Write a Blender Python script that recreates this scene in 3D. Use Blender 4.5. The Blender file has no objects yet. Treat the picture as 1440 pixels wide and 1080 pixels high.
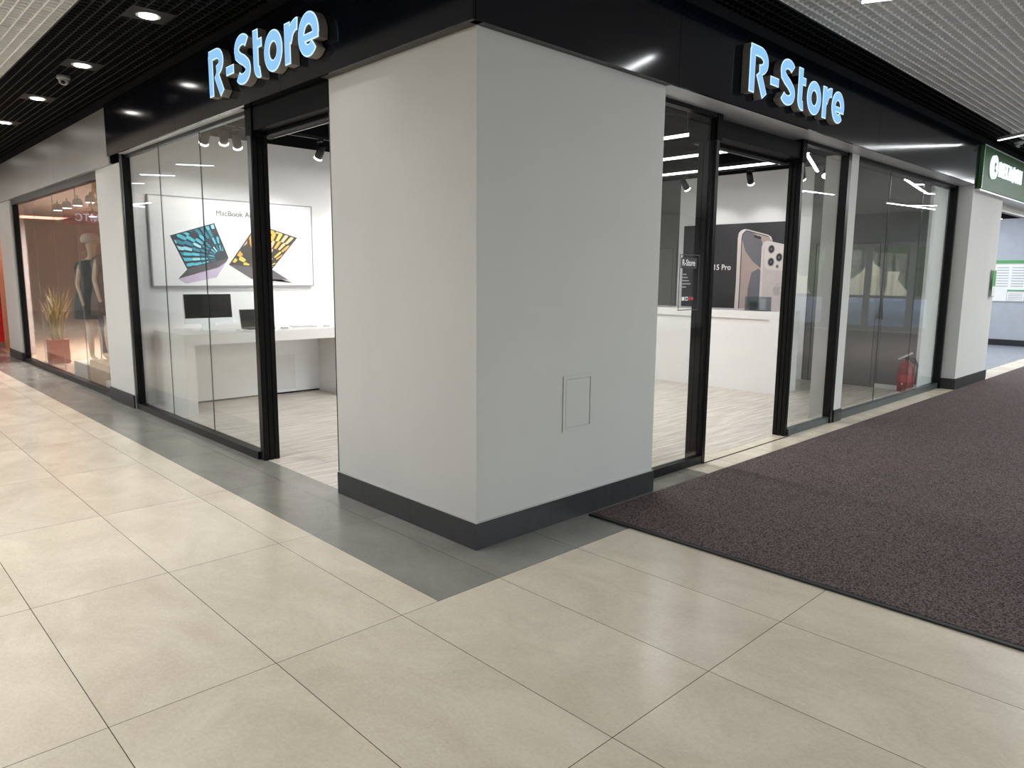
import bpy, bmesh, math, random
from mathutils import Vector, Matrix
PI = math.pi
random.seed(7)
sc = bpy.context.scene
COL = sc.collection

# ------------------------------------------------------------------ materials
def nt(name):
    m = bpy.data.materials.new(name); m.use_nodes = True
    t = m.node_tree
    for n in list(t.nodes): t.nodes.remove(n)
    out = t.nodes.new('ShaderNodeOutputMaterial')
    return m, t, out
def mat(name, col, rough=0.5, metal=0.0, var=0.04, scale=6.0, bump=0.0, bscale=60.0, spec=0.5, stretch=(1,1,1), coat=0.0, anis=0.0):
    """principled material with a procedural colour variation"""
    m, t, out = nt(name)
    p = t.nodes.new('ShaderNodeBsdfPrincipled')
    tc = t.nodes.new('ShaderNodeTexCoord')
    mp = t.nodes.new('ShaderNodeMapping'); mp.inputs['Scale'].default_value = stretch
    t.links.new(tc.outputs['Object'], mp.inputs['Vector'])
    n = t.nodes.new('ShaderNodeTexNoise'); n.inputs['Scale'].default_value = scale; n.inputs['Detail'].default_value = 4
    t.links.new(mp.outputs[0], n.inputs['Vector'])
    r = t.nodes.new('ShaderNodeValToRGB')
    r.color_ramp.elements[0].position = .3; r.color_ramp.elements[1].position = .7
    r.color_ramp.elements[0].color = [max(0, c*(1-var)) for c in col] + [1]
    r.color_ramp.elements[1].color = [min(1, c*(1+var)) for c in col] + [1]
    t.links.new(n.outputs['Fac'], r.inputs[0]); t.links.new(r.outputs[0], p.inputs['Base Color'])
    p.inputs['Roughness'].default_value = rough; p.inputs['Metallic'].default_value = metal
    p.inputs['Specular IOR Level'].default_value = spec
    p.inputs['Coat Weight'].default_value = coat
    if bump > 0:
        b = t.nodes.new('ShaderNodeBump'); b.inputs['Strength'].default_value = bump; b.inputs['Distance'].default_value = .01
        n2 = t.nodes.new('ShaderNodeTexNoise'); n2.inputs['Scale'].default_value = bscale; n2.inputs['Detail'].default_value = 3
        t.links.new(mp.outputs[0], n2.inputs['Vector'])
        t.links.new(n2.outputs['Fac'], b.inputs['Height']); t.links.new(b.outputs[0], p.inputs['Normal'])
    t.links.new(p.outputs[0], out.inputs[0])
    return m
def emit(name, col, s):
    m, t, out = nt(name)
    e = t.nodes.new('ShaderNodeEmission'); e.inputs[0].default_value = (*col, 1); e.inputs[1].default_value = s
    t.links.new(e.outputs[0], out.inputs[0]); return m
def glass(name, tint=(1,1,1), boost=1.0, rough=0.0):
    m, t, out = nt(name)
    tr = t.nodes.new('ShaderNodeBsdfTransparent'); tr.inputs[0].default_value = (*tint, 1)
    g = t.nodes.new('ShaderNodeBsdfGlossy'); g.inputs['Roughness'].default_value = rough
    f = t.nodes.new('ShaderNodeFresnel'); f.inputs[0].default_value = 1.5
    mu = t.nodes.new('ShaderNodeMath'); mu.operation = 'MULTIPLY'; mu.inputs[1].default_value = boost; mu.use_clamp = True
    mx = t.nodes.new('ShaderNodeMixShader')
    # same reflectance from either side of the sheet
    geo = t.nodes.new('ShaderNodeNewGeometry')
    mxv = t.nodes.new('ShaderNodeMix'); mxv.data_type = 'FLOAT'
    mxv.inputs[2].default_value = 1.5; mxv.inputs[3].default_value = 1/1.5
    t.links.new(geo.outputs['Backfacing'], mxv.inputs[0]); t.links.new(mxv.outputs[0], f.inputs[0])
    t.links.new(f.outputs[0], mu.inputs[0]); t.links.new(mu.outputs[0], mx.inputs[0])
    t.links.new(tr.outputs[0], mx.inputs[1]); t.links.new(g.outputs[0], mx.inputs[2])
    t.links.new(mx.outputs[0], out.inputs[0]); return m

class G:
    """tiny node-graph helper"""
    def __init__(s, t): s.t = t
    def n(s, k, **kw):
        x = s.t.nodes.new(k)
        for a, b in kw.items(): setattr(x, a, b)
        return x
    def put(s, sock, v):
        if hasattr(v, 'is_output') or isinstance(v, bpy.types.NodeSocket): s.t.links.new(v, sock)
        else: sock.default_value = v
    def m(s, op, a, b=0.0, c=0.0):
        x = s.n('ShaderNodeMath', operation=op); s.put(x.inputs[0], a); s.put(x.inputs[1], b); s.put(x.inputs[2], c)
        return x.outputs[0]
    def mix(s, f, a, b, blend='MIX'):
        x = s.n('ShaderNodeMix', data_type='RGBA', blend_type=blend)
        s.put(x.inputs[0], f); s.put(x.inputs[6], a); s.put(x.inputs[7], b); return x.outputs[2]

def floor_tiles():
    m, t, out = nt('floor_porcelain_tiles'); g = G(t)
    tc = g.n('ShaderNodeTexCoord'); sep = g.n('ShaderNodeSeparateXYZ'); t.links.new(tc.outputs['Object'], sep.inputs[0])
    X, Y = sep.outputs[0], sep.outputs[1]
    u = g.m('DIVIDE', g.m('ADD', X, 0.768), 0.6); v = g.m('DIVIDE', g.m('ADD', Y, 0.372), 1.2)
    iu, iv = g.m('FLOOR', u), g.m('FLOOR', v)
    fu, fv = g.m('SUBTRACT', u, iu), g.m('SUBTRACT', v, iv)
    du = g.m('MULTIPLY', g.m('MINIMUM', fu, g.m('SUBTRACT', 1.0, fu)), 0.6)
    dv = g.m('MULTIPLY', g.m('MINIMUM', fv, g.m('SUBTRACT', 1.0, fv)), 1.2)
    dark = g.m('MULTIPLY', g.m('MULTIPLY', g.m('GREATER_THAN', X, -0.558), g.m('GREATER_THAN', Y, -0.372)), g.m('LESS_THAN', X, 2.38))
    db = g.m('ABSOLUTE', g.m('ADD', X, 0.558)); db = g.m('ADD', db, g.m('MULTIPLY', g.m('LESS_THAN', Y, -0.372), 10.0))
    d = g.m('MINIMUM', g.m('MINIMUM', du, dv), db)
    joint = g.m('LESS_THAN', d, 0.0016)
    cell = g.n('ShaderNodeCombineXYZ'); t.links.new(iu, cell.inputs[0]); t.links.new(iv, cell.inputs[1])
    wn = g.n('ShaderNodeTexWhiteNoise', noise_dimensions='3D'); t.links.new(cell.outputs[0], wn.inputs['Vector'])
    mp = g.n('ShaderNodeMapping'); mp.inputs['Scale'].default_value = (1.6, 1.0, 1); mp.inputs['Rotation'].default_value = (0, 0, .5)
    off = g.n('ShaderNodeVectorMath', operation='MULTIPLY_ADD')
    t.links.new(wn.outputs['Color'], off.inputs[0]); off.inputs[1].default_value = (9, 9, 9); t.links.new(tc.outputs['Object'], off.inputs[2])
    t.links.new(off.outputs[0], mp.inputs['Vector'])
    n1 = g.n('ShaderNodeTexNoise'); n1.inputs['Scale'].default_value = 1.8; n1.inputs['Detail'].default_value = 6; n1.inputs['Roughness'].default_value = .65; n1.inputs['Distortion'].default_value = .6
    t.links.new(mp.outputs[0], n1.inputs['Vector'])
    n2 = g.n('ShaderNodeTexNoise'); n2.inputs['Scale'].default_value = 60; n2.inputs['Detail'].default_value = 5; n2.inputs['Roughness'].default_value = .7
    t.links.new(mp.outputs[0], n2.inputs['Vector'])
    s = g.m('ADD', g.m('MULTIPLY', n1.outputs['Fac'], .6), g.m('MULTIPLY', n2.outputs['Fac'], .4))
    mr = g.n('ShaderNodeMapRange'); mr.inputs[1].default_value = .38; mr.inputs[2].default_value = .62; t.links.new(s, mr.inputs[0])
    beige = g.mix(mr.outputs[0], (.575, .495, .385, 1), (.72, .64, .515, 1))
    grey = g.mix(mr.outputs[0], (.18, .175, .152, 1), (.25, .243, .213, 1))
    c = g.mix(dark, beige, grey)
    k = g.m('ADD', g.m('MULTIPLY', wn.outputs['Value'], .08), .96)
    cc = g.n('ShaderNodeVectorMath', operation='SCALE'); t.links.new(c, cc.inputs[0]); t.links.new(k, cc.inputs['Scale'])
    c = g.mix(joint, cc.outputs[0], (.07, .055, .04, 1))
    p = g.n('ShaderNodeBsdfPrincipled'); t.links.new(c, p.inputs['Base Color'])
    rr = g.m('ADD', g.m('MULTIPLY', n1.outputs['Fac'], .16), .15)
    t.links.new(rr, p.inputs['Roughness']); p.inputs['Specular IOR Level'].default_value = .5
    t.links.new(p.outputs[0], out.inputs[0]); return m

def wood_tiles(name, c1, c2, rough=.3):
    m, t, out = nt(name); g = G(t)
    tc = g.n('ShaderNodeTexCoord'); sep = g.n('ShaderNodeSeparateXYZ'); t.links.new(tc.outputs['Object'], sep.inputs[0])
    X, Y = sep.outputs[0], sep.outputs[1]
    u = g.m('DIVIDE', g.m('SUBTRACT', X, 0.35), 1.2); v = g.m('DIVIDE', Y, 0.6)
    iu, iv = g.m('FLOOR', u), g.m('FLOOR', v)
    fu, fv = g.m('SUBTRACT', u, iu), g.m('SUBTRACT', v, iv)
    d = g.m('MINIMUM', g.m('MULTIPLY', g.m('MINIMUM', fu, g.m('SUBTRACT', 1.0, fu)), 1.2), g.m('MULTIPLY', g.m('MINIMUM', fv, g.m('SUBTRACT', 1.0, fv)), .6))
    mp = g.n('ShaderNodeMapping'); mp.inputs['Scale'].default_value = (1.2, 16, 1); t.links.new(tc.outputs['Object'], mp.inputs['Vector'])
    n1 = g.n('ShaderNodeTexNoise'); n1.inputs['Scale'].default_value = 1.6; n1.inputs['Detail'].default_value = 7; n1.inputs['Roughness'].default_value = .6
    t.links.new(mp.outputs[0], n1.inputs['Vector'])
    mr = g.n('ShaderNodeMapRange'); mr.inputs[1].default_value = .35; mr.inputs[2].default_value = .65; t.links.new(n1.outputs['Fac'], mr.inputs[0])
    c = g.mix(mr.outputs[0], (*c1, 1), (*c2, 1))
    c = g.mix(g.m('LESS_THAN', d, .0015), c, tuple(x*.45 for x in c1) + (1,))
    p = g.n('ShaderNodeBsdfPrincipled'); t.links.new(c, p.inputs['Base Color']); p.inputs['Roughness'].default_value = rough
    t.links.new(p.outputs[0], out.inputs[0]); return m

def carpet_mat():
    m, t, out = nt('carpet_pile'); g = G(t)
    tc = g.n('ShaderNodeTexCoord')
    n1 = g.n('ShaderNodeTexNoise'); n1.inputs['Scale'].default_value = 120; n1.inputs['Detail'].default_value = 3; t.links.new(tc.outputs['Object'], n1.inputs['Vector'])
    n2 = g.n('ShaderNodeTexNoise'); n2.inputs['Scale'].default_value = 1.2; n2.inputs['Detail'].default_value = 4; t.links.new(tc.outputs['Object'], n2.inputs['Vector'])
    mr = g.n('ShaderNodeMapRange'); mr.inputs[1].default_value = .4; mr.inputs[2].default_value = .62; t.links.new(n1.outputs['Fac'], mr.inputs[0])
    c = g.mix(mr.outputs[0], (.038, .029, .027, 1), (.165, .130, .124, 1))
    k = g.m('ADD', g.m('MULTIPLY', n2.outputs['Fac'], .3), .85)
    cc = g.n('ShaderNodeVectorMath', operation='SCALE'); t.links.new(c, cc.inputs[0]); t.links.new(k, cc.inputs['Scale'])
    p = g.n('ShaderNodeBsdfPrincipled'); t.links.new(cc.outputs[0], p.inputs['Base Color']); p.inputs['Roughness'].default_value = 1; p.inputs['Specular IOR Level'].default_value = .1
    b = g.n('ShaderNodeBump'); b.inputs['Strength'].default_value = .6; b.inputs['Distance'].default_value = .006
    t.links.new(n1.outputs['Fac'], b.inputs['Height']); t.links.new(b.outputs[0], p.inputs['Normal'])
    t.links.new(p.outputs[0], out.inputs[0]); return m

M = dict(
    tiles=floor_tiles(), carpet=carpet_mat(), rubber=mat('black_rubber', (.012,.012,.012), .6),
    plaster=mat('white_plaster', (.465,.462,.45), .75, var=.02, scale=2.5, bump=.06, bscale=25),
    skirt=mat('black_stone_skirting', (.016,.017,.018), .42, var=.25, scale=14),
    grout=mat('skirting_joint', (.12,.12,.12), .8),
    black_panel=mat('glossy_black_composite_panel', (.0025,.0032,.006), .11, var=.08, spec=.28),
    grey_panel=mat('light_grey_metal_panel', (.36,.36,.35), .33, metal=.7, var=.03, scale=1.2, stretch=(1,1,.2)),
    soffit=mat('pale_metal_soffit', (.55,.56,.58), .35, metal=.25, var=.05),
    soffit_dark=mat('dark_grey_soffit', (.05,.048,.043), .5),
    frame=mat('black_anodised_aluminium', (.003,.0032,.0036), .28, var=.1, spec=.22),
    header=mat('matt_black_header', (.003,.003,.0035), .55, spec=.06), frame_green=mat('dark_grey_aluminium_rail', (.035,.045,.045), .35),
    steel=mat('brushed_steel', (.6,.6,.6), .3, metal=1),
    black=mat('matt_black', (.004,.004,.005), .8, spec=.15), blackmetal=mat('satin_black_metal', (.010,.010,.011), .4, spec=.3),
    white_wall=mat('store_white_wall', (.80,.80,.81), .6, var=.012, bump=.03, bscale=30),
    white_lam=mat('white_laminate', (.70,.69,.685), .32, var=.01),
    white_base=mat('white_skirting', (.75,.75,.75), .4),
    grey_wall=mat('warm_grey_wall_paint', (.135,.134,.125), .6, var=.02),
    grey_door=mat('grey_door_leaf', (.145,.144,.135), .45, var=.02), door_gap=mat('door_gap', (.05,.05,.048), .6),
    wood=wood_tiles('pale_wood_effect_tiles', (.40,.35,.30), (.70,.64,.575), .3),
    wood2=wood_tiles('honey_wood_effect_floor', (.50,.36,.26), (.62,.47,.36), .25),
    wood3=wood_tiles('grey_wood_effect_floor', (.17,.18,.20), (.26,.27,.30), .35),
    grille_w=mat('white_grille_metal', (.82,.81,.80), .5), grille_b=mat('black_grille_metal', (.008,.008,.008), .5, spec=.2),
    plenum=mat('dark_ceiling_void', (.006,.006,.007), .9, spec=.1), plenum_w=mat('grey_ceiling_void', (.28,.28,.30), .9),
    tube=emit('lit_linear_diffuser', (1,.98,.94), 4.5), spotled=emit('lit_spot_lens', (1,.97,.9), 14.0),
    downled=emit('lit_downlight_lens', (1,.97,.92), 12.0),
    sign_face=emit('lit_sign_face', (.30,.60,.95), 1.0), sign_rim=emit('lit_sign_edge', (.60,.84,1.0), 1.15),
    sign_side=mat('brushed_letter_return', (.30,.275,.25), .5, metal=.25),
    green=mat('dark_green_sign_board', (.03,.085,.03), .5, spec=.12), white_sign=emit('lit_white_sign_face', (.82,1,.97), 1.3),
    glass=glass('clear_shopfront_glass', (.97,.985,.978), 1.0),
    glass2=glass('clear_boutique_glass', (.96,.96,.96), 1.0),
    glass_edge=mat('green_glass_edge', (.03,.06,.055), .2),
    joint_pale=mat('pale_glass_joint', (.35,.32,.30), .4), acryl=glass('clear_acrylic', (.80,.84,.86), 1.4),
    poster_white=mat('poster_paper_white', (.80,.80,.815), .5, var=.01), poster_frame=mat('poster_frame_grey', (.30,.30,.32), .4),
    poster_black=mat('poster_paper_black', (.022,.021,.026), .4, var=.1),
    ink=mat('ink_dark', (.05,.05,.06), .6), inkwhite=mat('ink_white', (.85,.85,.85), .6), inkred=mat('ink_red', (.55,.03,.03), .6), inkgreen=mat('ink_green', (.08,.3,.1), .6),
    inkgrey=mat('ink_grey', (.35,.36,.38), .6),
    scr_dark=mat('ink_screen_navy', (.035,.05,.07), .5), cyan=mat('ink_cyan', (.10,.52,.66), .5), teal=mat('ink_teal', (.04,.25,.36), .5), paleb=mat('ink_pale_blue', (.35,.72,.82), .5),
    oran=mat('ink_orange', (.75,.38,.07), .5), peach=mat('ink_peach', (.72,.50,.28), .5), yel=mat('ink_yellow', (.80,.58,.12), .5), scr_brown=mat('ink_brown_black', (.05,.045,.04), .5),
    kb=mat('ink_keyboard_grey', (.13,.12,.13), .5), lilac=mat('ink_lilac', (.55,.45,.62), .5), silv=mat('ink_silver', (.55,.54,.55), .5),
    titan=mat('ink_titanium_rose', (.56,.50,.50), .5), titanl=mat('ink_titanium_light', (.66,.60,.59), .5), rose=mat('ink_rose', (.42,.33,.30), .5),
    scrgrey=mat('ink_screen_grey', (.14,.14,.16), .5), lens=mat('ink_lens', (.015,.016,.02), .4), lensring=mat('ink_lens_ring', (.42,.38,.38), .4),
    alu=mat('silver_aluminium', (.62,.63,.64), .35, metal=.6), screen=mat('black_glass_screen', (.002,.0025,.003), .06, spec=.15),
    keys=mat('black_keys', (.02,.02,.022), .5), cable=mat('white_cable', (.7,.7,.7), .5),
    red=mat('red_enamel', (.22,.008,.010), .3), redcloth=mat('red_cloth', (.62,.01,.012), .7, var=.25, scale=5, stretch=(1,1,3)),
    yellow=mat('yellow_board', (.7,.5,.12), .6),
    orange_wall=mat('peach_wall', (.60,.33,.20), .7), taupe=mat('taupe_wall', (.60,.53,.505), .7), taupe_c=mat('taupe_ceiling', (.50,.42,.39), .8),
    darkred=mat('dark_red_wall', (.30,.02,.035), .6), brown=mat('brown_cabinet', (.24,.15,.11), .5),
    skin=mat('mannequin_cream', (.72,.58,.46), .5), denim=mat('blue_denim', (.12,.15,.19), .85, var=.3, scale=20), teald=mat('teal_grey_fabric', (.09,.13,.14), .85, var=.35, scale=12),
    taupef=mat('taupe_fabric', (.22,.18,.17), .85, var=.3, scale=12), cream=mat('cream_fabric', (.66,.55,.46), .85, var=.1),
    boxw=mat('white_painted_box', (.66,.62,.56), .6), boxt=mat('tan_plywood_box', (.50,.36,.22), .6, var=.1, stretch=(1,1,6)),
    rope=mat('jute_rope', (.62,.42,.20), .9), terracotta=mat('terracotta_pot', (.42,.12,.08), .6), grass=mat('dry_grass_leaf', (.50,.38,.18), .7, var=.3), soil=mat('soil', (.05,.035,.025), .9),
    greyblue=mat('cool_grey_wall', (.34,.36,.40), .7), leaf=mat('tree_leaf', (.10,.22,.06), .6, var=.4, scale=3), bark=mat('bark', (.12,.08,.05), .9),
    paving=mat('outdoor_paving', (.35,.36,.38), .8), bluestrip=mat('blue_grey_panel', (.06,.08,.11), .4), white_frame=mat('grey_door_frame', (.16,.17,.18), .4),
    label_w=mat('label_white', (.7,.7,.68), .5), cam_body=mat('camera_grey_white', (.32,.32,.31), .4),
)

# ------------------------------------------------------------------ mesh helpers
def new(): return bmesh.new()
def obj(name, bm, m, parent=None, mats=None, smooth=False):
    me = bpy.data.meshes.new(name)
    bmesh.ops.recalc_face_normals(bm, faces=bm.faces)
    bm.to_mesh(me); bm.free()
    if mats:
        for x in mats: me.materials.append(x)
    else: me.materials.append(m)
    if smooth:
        for p in me.polygons: p.use_smooth = True
    o = bpy.data.objects.new(name, me); COL.objects.link(o)
    if parent is not None:
        o.parent = parent; o.matrix_parent_inverse = Matrix.Identity(4)
        me.transform(parent.matrix_world.inverted() if parent.get('_w') else Matrix.Translation(-Vector(parent.location)))
    return o
def box(bm, x0, x1, y0, y1, z0, z1, mi=0):
    vs = [bm.verts.new((x, y, z)) for x in (x0, x1) for y in (y0, y1) for z in (z0, z1)]
    for f in ((0,1,3,2),(4,6,7,5),(0,4,5,1),(2,3,7,6),(0,2,6,4),(1,5,7,3)):
        fc = bm.faces.new([vs[i] for i in f]); fc.material_index = mi
def bbox(name, d, m, parent=None, bev=0.0):
    bm = new(); box(bm, *d)
    if bev: bmesh.ops.bevel(bm, geom=list(bm.edges), offset=bev, segments=2, affect='EDGES')
    return obj(name, bm, m, parent)
def prism(bm, pts, vec, mi=0):
    a = [bm.verts.new(p) for p in pts]; b = [bm.verts.new(Vector(p) + Vector(vec)) for p in pts]
    n = len(pts)
    fs = [bm.faces.new(a), bm.faces.new(list(reversed(b)))]
    for i in range(n): fs.append(bm.faces.new((a[i], a[(i+1) % n], b[(i+1) % n], b[i])))
    for f in fs: f.material_index = mi
def tube(bm, pts, r, seg=10, mi=0, cap=True, r2=None):
    pts = [Vector(p) for p in pts]; rings = []
    for i, p in enumerate(pts):
        d = (pts[min(i+1, len(pts)-1)] - pts[max(i-1, 0)]).normalized()
        a = d.cross(Vector((0,0,1)));
        if a.length < 1e-3: a = d.cross(Vector((1,0,0)))
        a.normalize(); b = d.cross(a)
        rr = r if r2 is None else r + (r2-r)*i/(len(pts)-1)
        rings.append([bm.verts.new(p + a*math.cos(2*PI*k/seg)*rr + b*math.sin(2*PI*k/seg)*rr) for k in range(seg)])
    for i in range(len(rings)-1):
        for k in range(seg):
            f = bm.faces.new((rings[i][k], rings[i][(k+1) % seg], rings[i+1][(k+1) % seg], rings[i+1][k])); f.material_index = mi
    if cap:
        for q in (rings[0], list(reversed(rings[-1]))): bm.faces.new(q).material_index = mi
def lathe(bm, prof, c, axis=(0,0,1), seg=20, mi=0):
    ax = Vector(axis).normalized(); a = ax.orthogonal().normalized(); b = ax.cross(a); c = Vector(c); rings = []
    for r, h in prof:
        rings.append([bm.verts.new(c + ax*h + (a*math.cos(2*PI*k/seg) + b*math.sin(2*PI*k/seg))*max(r, 1e-4)) for k in range(seg)])
    for i in range(len(rings)-1):
        for k in range(seg):
            bm.faces.new((rings[i][k], rings[i][(k+1) % seg], rings[i+1][(k+1) % seg], rings[i+1][k])).material_index = mi
    for q in (rings[0], list(reversed(rings[-1]))):
        bm.faces.new(q).material_index = mi
def thing(name, label, cat, loc=(0,0,0), group=None):
    o = bpy.data.objects.new(name, None); COL.objects.link(o); o.location = loc; o.empty_display_size = .1
    o['label'] = label; o['category'] = cat
    if group: o['group'] = group
    return o
def tag(o, label, cat, group=None, kind=None):
    o['label'] = label; o['category'] = cat
    if group: o['group'] = group
    if kind: o['kind'] = kind
    return o
def struct(o): o['kind'] = 'structure'; return o
def smooth(o):
    for p in o.data.polygons: p.use_smooth = True
    return o
def circle(cx, cy, r, n=24, ry=None):
    ry = ry or r
    return [(cx + r*math.cos(2*PI*k/n), cy + ry*math.sin(2*PI*k/n)) for k in range(n)]

# ------------------------------------------------------------------ camera
CX, CY, CZ = -2.55010, -2.92517, 1.52
f, pitch, roll, yaw = 1017.7438, math.radians(-8.5231), math.radians(.4742), math.radians(43.9401)
Fv = Vector((math.sin(yaw)*math.cos(pitch), math.cos(yaw)*math.cos(pitch), math.sin(pitch)))
R0 = Vector((math.cos(yaw), -math.sin(yaw), 0)); U0 = R0.cross(Fv)
Rv = R0*math.cos(roll) + U0*math.sin(roll); Uv = U0*math.cos(roll) - R0*math.sin(roll)
cam = bpy.data.cameras.new('camera'); co = bpy.data.objects.new('camera', cam); COL.objects.link(co)
cam.sensor_width = 36; cam.lens = f/1440*36; cam.clip_start = .05; cam.clip_end = 300
co.matrix_world = Matrix(((Rv.x, Uv.x, -Fv.x, CX), (Rv.y, Uv.y, -Fv.y, CY), (Rv.z, Uv.z, -Fv.z, CZ), (0,0,0,1)))
sc.camera = co

# ------------------------------------------------------------------ lamps (light sources of the place, plus added fill lights)
def area(name, loc, sx, sy, power, col=(1,1,1), rot=(0,0,0), spread=PI, parent=None):
    l = bpy.data.lights.new(name, 'AREA'); l.shape = 'RECTANGLE'; l.size = sx; l.size_y = sy; l.energy = power; l.color = col; l.spread = spread
    o = bpy.data.objects.new(name, l); COL.objects.link(o); o.location = loc; o.rotation_euler = rot
    if parent is not None: o.parent = parent; o.location = Vector(loc) - parent.location
    return o
def spot(name, loc, target, power, angle, col=(1,.98,.95), rad=.03, blend=.6, parent=None):
    l = bpy.data.lights.new(name, 'SPOT'); l.energy = power; l.spot_size = angle; l.spot_blend = blend; l.shadow_soft_size = rad; l.color = col
    o = bpy.data.objects.new(name, l); COL.objects.link(o); o.location = loc
    o.rotation_euler = (Vector(target) - Vector(loc)).to_track_quat('-Z', 'Y').to_euler()
    if parent is not None: o.parent = parent; o.location = Vector(loc) - parent.location
    return o

# ================================================================== SETTING
H = 2.768; FT = 3.31; ZC = 3.40
# --- floors
bm = new(); box(bm, -8, 21, -10, 0.02, -.05, 0); box(bm, -8, 0.03, 0.02, 31, -.05, 0); box(bm, 0.03, 21, 0.02, .27, -.05, 0); box(bm, .03, 1.66, .27, 1.45, -.05, 0)
struct(obj('floor', bm, M['tiles']))
bm = new(); box(bm, .03, 8.15, 1.45, 6.1, -.05, 0.001); box(bm, 1.66, 8.15, .27, 1.45, -.05, 0.001); box(bm, 8.15, 8.75, .27, .5, -.05, .001)
struct(obj('floor', bm, M['wood']))
bm = new(); box(bm, .03, 6, 6.1, 31, -.05, 0.001); struct(obj('floor', bm, M['wood2']))
bm = new(); box(bm, 8.15, 21, .5, 7, -.05, 0.001); box(bm, 8.75, 21, .27, .5, -.05, .001); struct(obj('floor', bm, M['wood3']))
t = thing('entrance_carpet', 'large dark brown entrance carpet with black rubber edging covering the tiles', 'carpet', (.93, -8.5, 0))
bm = new(); box(bm, .945, 19.5, -8.5, -.065, 0.001, .013); obj('pile', bm, M['carpet'], t)
bm = new(); box(bm, .915, .947, -8.5, -.05, 0.001, .011); box(bm, .947, 19.5, -.065, -.05, .001, .009); obj('rubber_edge', bm, M['rubber'], t)

# --- ceiling: open-cell metal grille, white outside, black band along the shops
def grille(name, x0, x1, y0, y1, m, z=ZC, c=.075, w=.0085, h=.045):
    bm = new()
    n = int((x1-x0)/c)
    for i in range(n+1):
        x = x1 - i*c
        box(bm, x-w/2, x+w/2, y0, y1, z, z+h)
    n = int((y1-y0)/c)
    for i in range(n+1):
        y = y1 - i*c
        box(bm, x0, x1, y-w/2, y+w/2, z+.0006, z+h-.0006)
    return struct(obj(name, bm, m))
grille('ceiling', -5, -1.0, -6, 16, M['grille_w'])
grille('ceiling', -1.0, 16, -6, -.365, M['grille_w'])
bm = new(); box(bm, -1.004, -.996, -.365, 16, ZC-.006, ZC+.05); box(bm, -1.004, 16, -.369, -.361, ZC-.006, ZC+.05); struct(obj('trim_1', bm, M['grille_b']))
grille('ceiling', -.996, -.02, -.36, 16, M['grille_b'], w=.006)
grille('ceiling', -.02, 16, -.36, -.0, M['grille_b'], w=.006)
bm = new(); box(bm, -8, 21, -10, 31, 4.2, 4.3); struct(obj('ceiling', bm, M['plenum_w']))
bm = new(); box(bm, -.98, .0, -.34, 31, 3.75, 3.78); box(bm, -.98, 21, -.34, .0, 3.75, 3.78); struct(obj('ceiling', bm, M['plenum']))
# far plain continuation of the grille
bm = new(); box(bm, -8, -5, -10, 31, ZC, ZC+.02); box(bm, -5, 0, 16, 31, ZC, ZC+.02); box(bm, -5, 21, -10, -6, ZC, ZC+.02); box(bm, 16, 21, -6, 0, ZC, ZC+.02); struct(obj('ceiling', bm, M['grille_w']))

# --- outer walls of the mall around the camera (seen only in reflections)
bm = new(); box(bm, -8.1, -7.5, -10, 31, 0, 4.2); struct(obj('wall_west', bm, M['plaster']))
bm = new(); box(bm, -8, 0, -9.9, -9.6, 0, 4.2); box(bm, 12, 21, -9.9, -9.6, 0, 4.2); box(bm, 0, 12, -9.9, -9.6, 0, .35); box(bm, 0, 12, -9.9, -9.6, 2.85, 4.2); struct(obj('wall_south', bm, M['plaster']))
# unseen south windows, added so daylight brightens the corner column's right face
for i in range(6):
    x0 = i*2.0
    wd = struct(bpy.data.objects.new('window_%d' % (i+1), None)); COL.objects.link(wd); wd.location = (x0, -9.7, .35)
    bm = new(); box(bm, x0, x0+.05, -9.78, -9.68, .35, 2.85); box(bm, x0+1.95, x0+2, -9.78, -9.68, .35, 2.85); box(bm, x0+.05, x0+1.95, -9.78, -9.68, .35, .42); box(bm, x0+.05, x0+1.95, -9.78, -9.68, 2.78, 2.85)
    obj('window_frame', bm, M['white_frame'], wd)
    bm = new(); box(bm, x0+.05, x0+1.95, -9.735, -9.725, .42, 2.78); obj('glass_pane', bm, M['glass'], wd)
area('window_daylight', (6, -9.95, 1.6), 11.8, 2.4, 440, (.88,.95,1.0), (PI/2, 0, 0))  # fill light added outside the south glass to lift the column face
bm = new(); box(bm, -8, .3, 30, 30.4, 0, 4.2); struct(obj('wall_north', bm, M['taupe']))
bm = new(); box(bm, 20, 20.3, -10, -7.4, 0, 4.2); box(bm, 20, 20.3, -1.4, 8, 0, 4.2); box(bm, 20, 20.3, -7.4, -1.4, 2.55, 4.2); struct(obj('wall_east', bm, M['bluestrip']))
# entrance glass doors in the east wall
for i in range(5):
    y0 = -7.4 + i*1.2
    dr = struct(bpy.data.objects.new('door_%d' % (i+3), None)); COL.objects.link(dr); dr.location = (20.1, y0, 0)
    bm = new()
    for a in ((y0, y0+.09, 0, 2.55), (y0+1.11, y0+1.2, 0, 2.55), (y0+.09, y0+1.11, 0, .14), (y0+.09, y0+1.11, 2.42, 2.55), (y0+.09, y0+1.11, .95, 1.03)):
        box(bm, 20.05, 20.13, a[0], a[1], a[2], a[3])
    obj('door_frame', bm, M['white_frame'], dr)
    bm = new(); box(bm, 20.085, 20.095, y0+.09, y0+1.11, .14, 2.42); obj('glass_pane', bm, M['glass'], dr)
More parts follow.
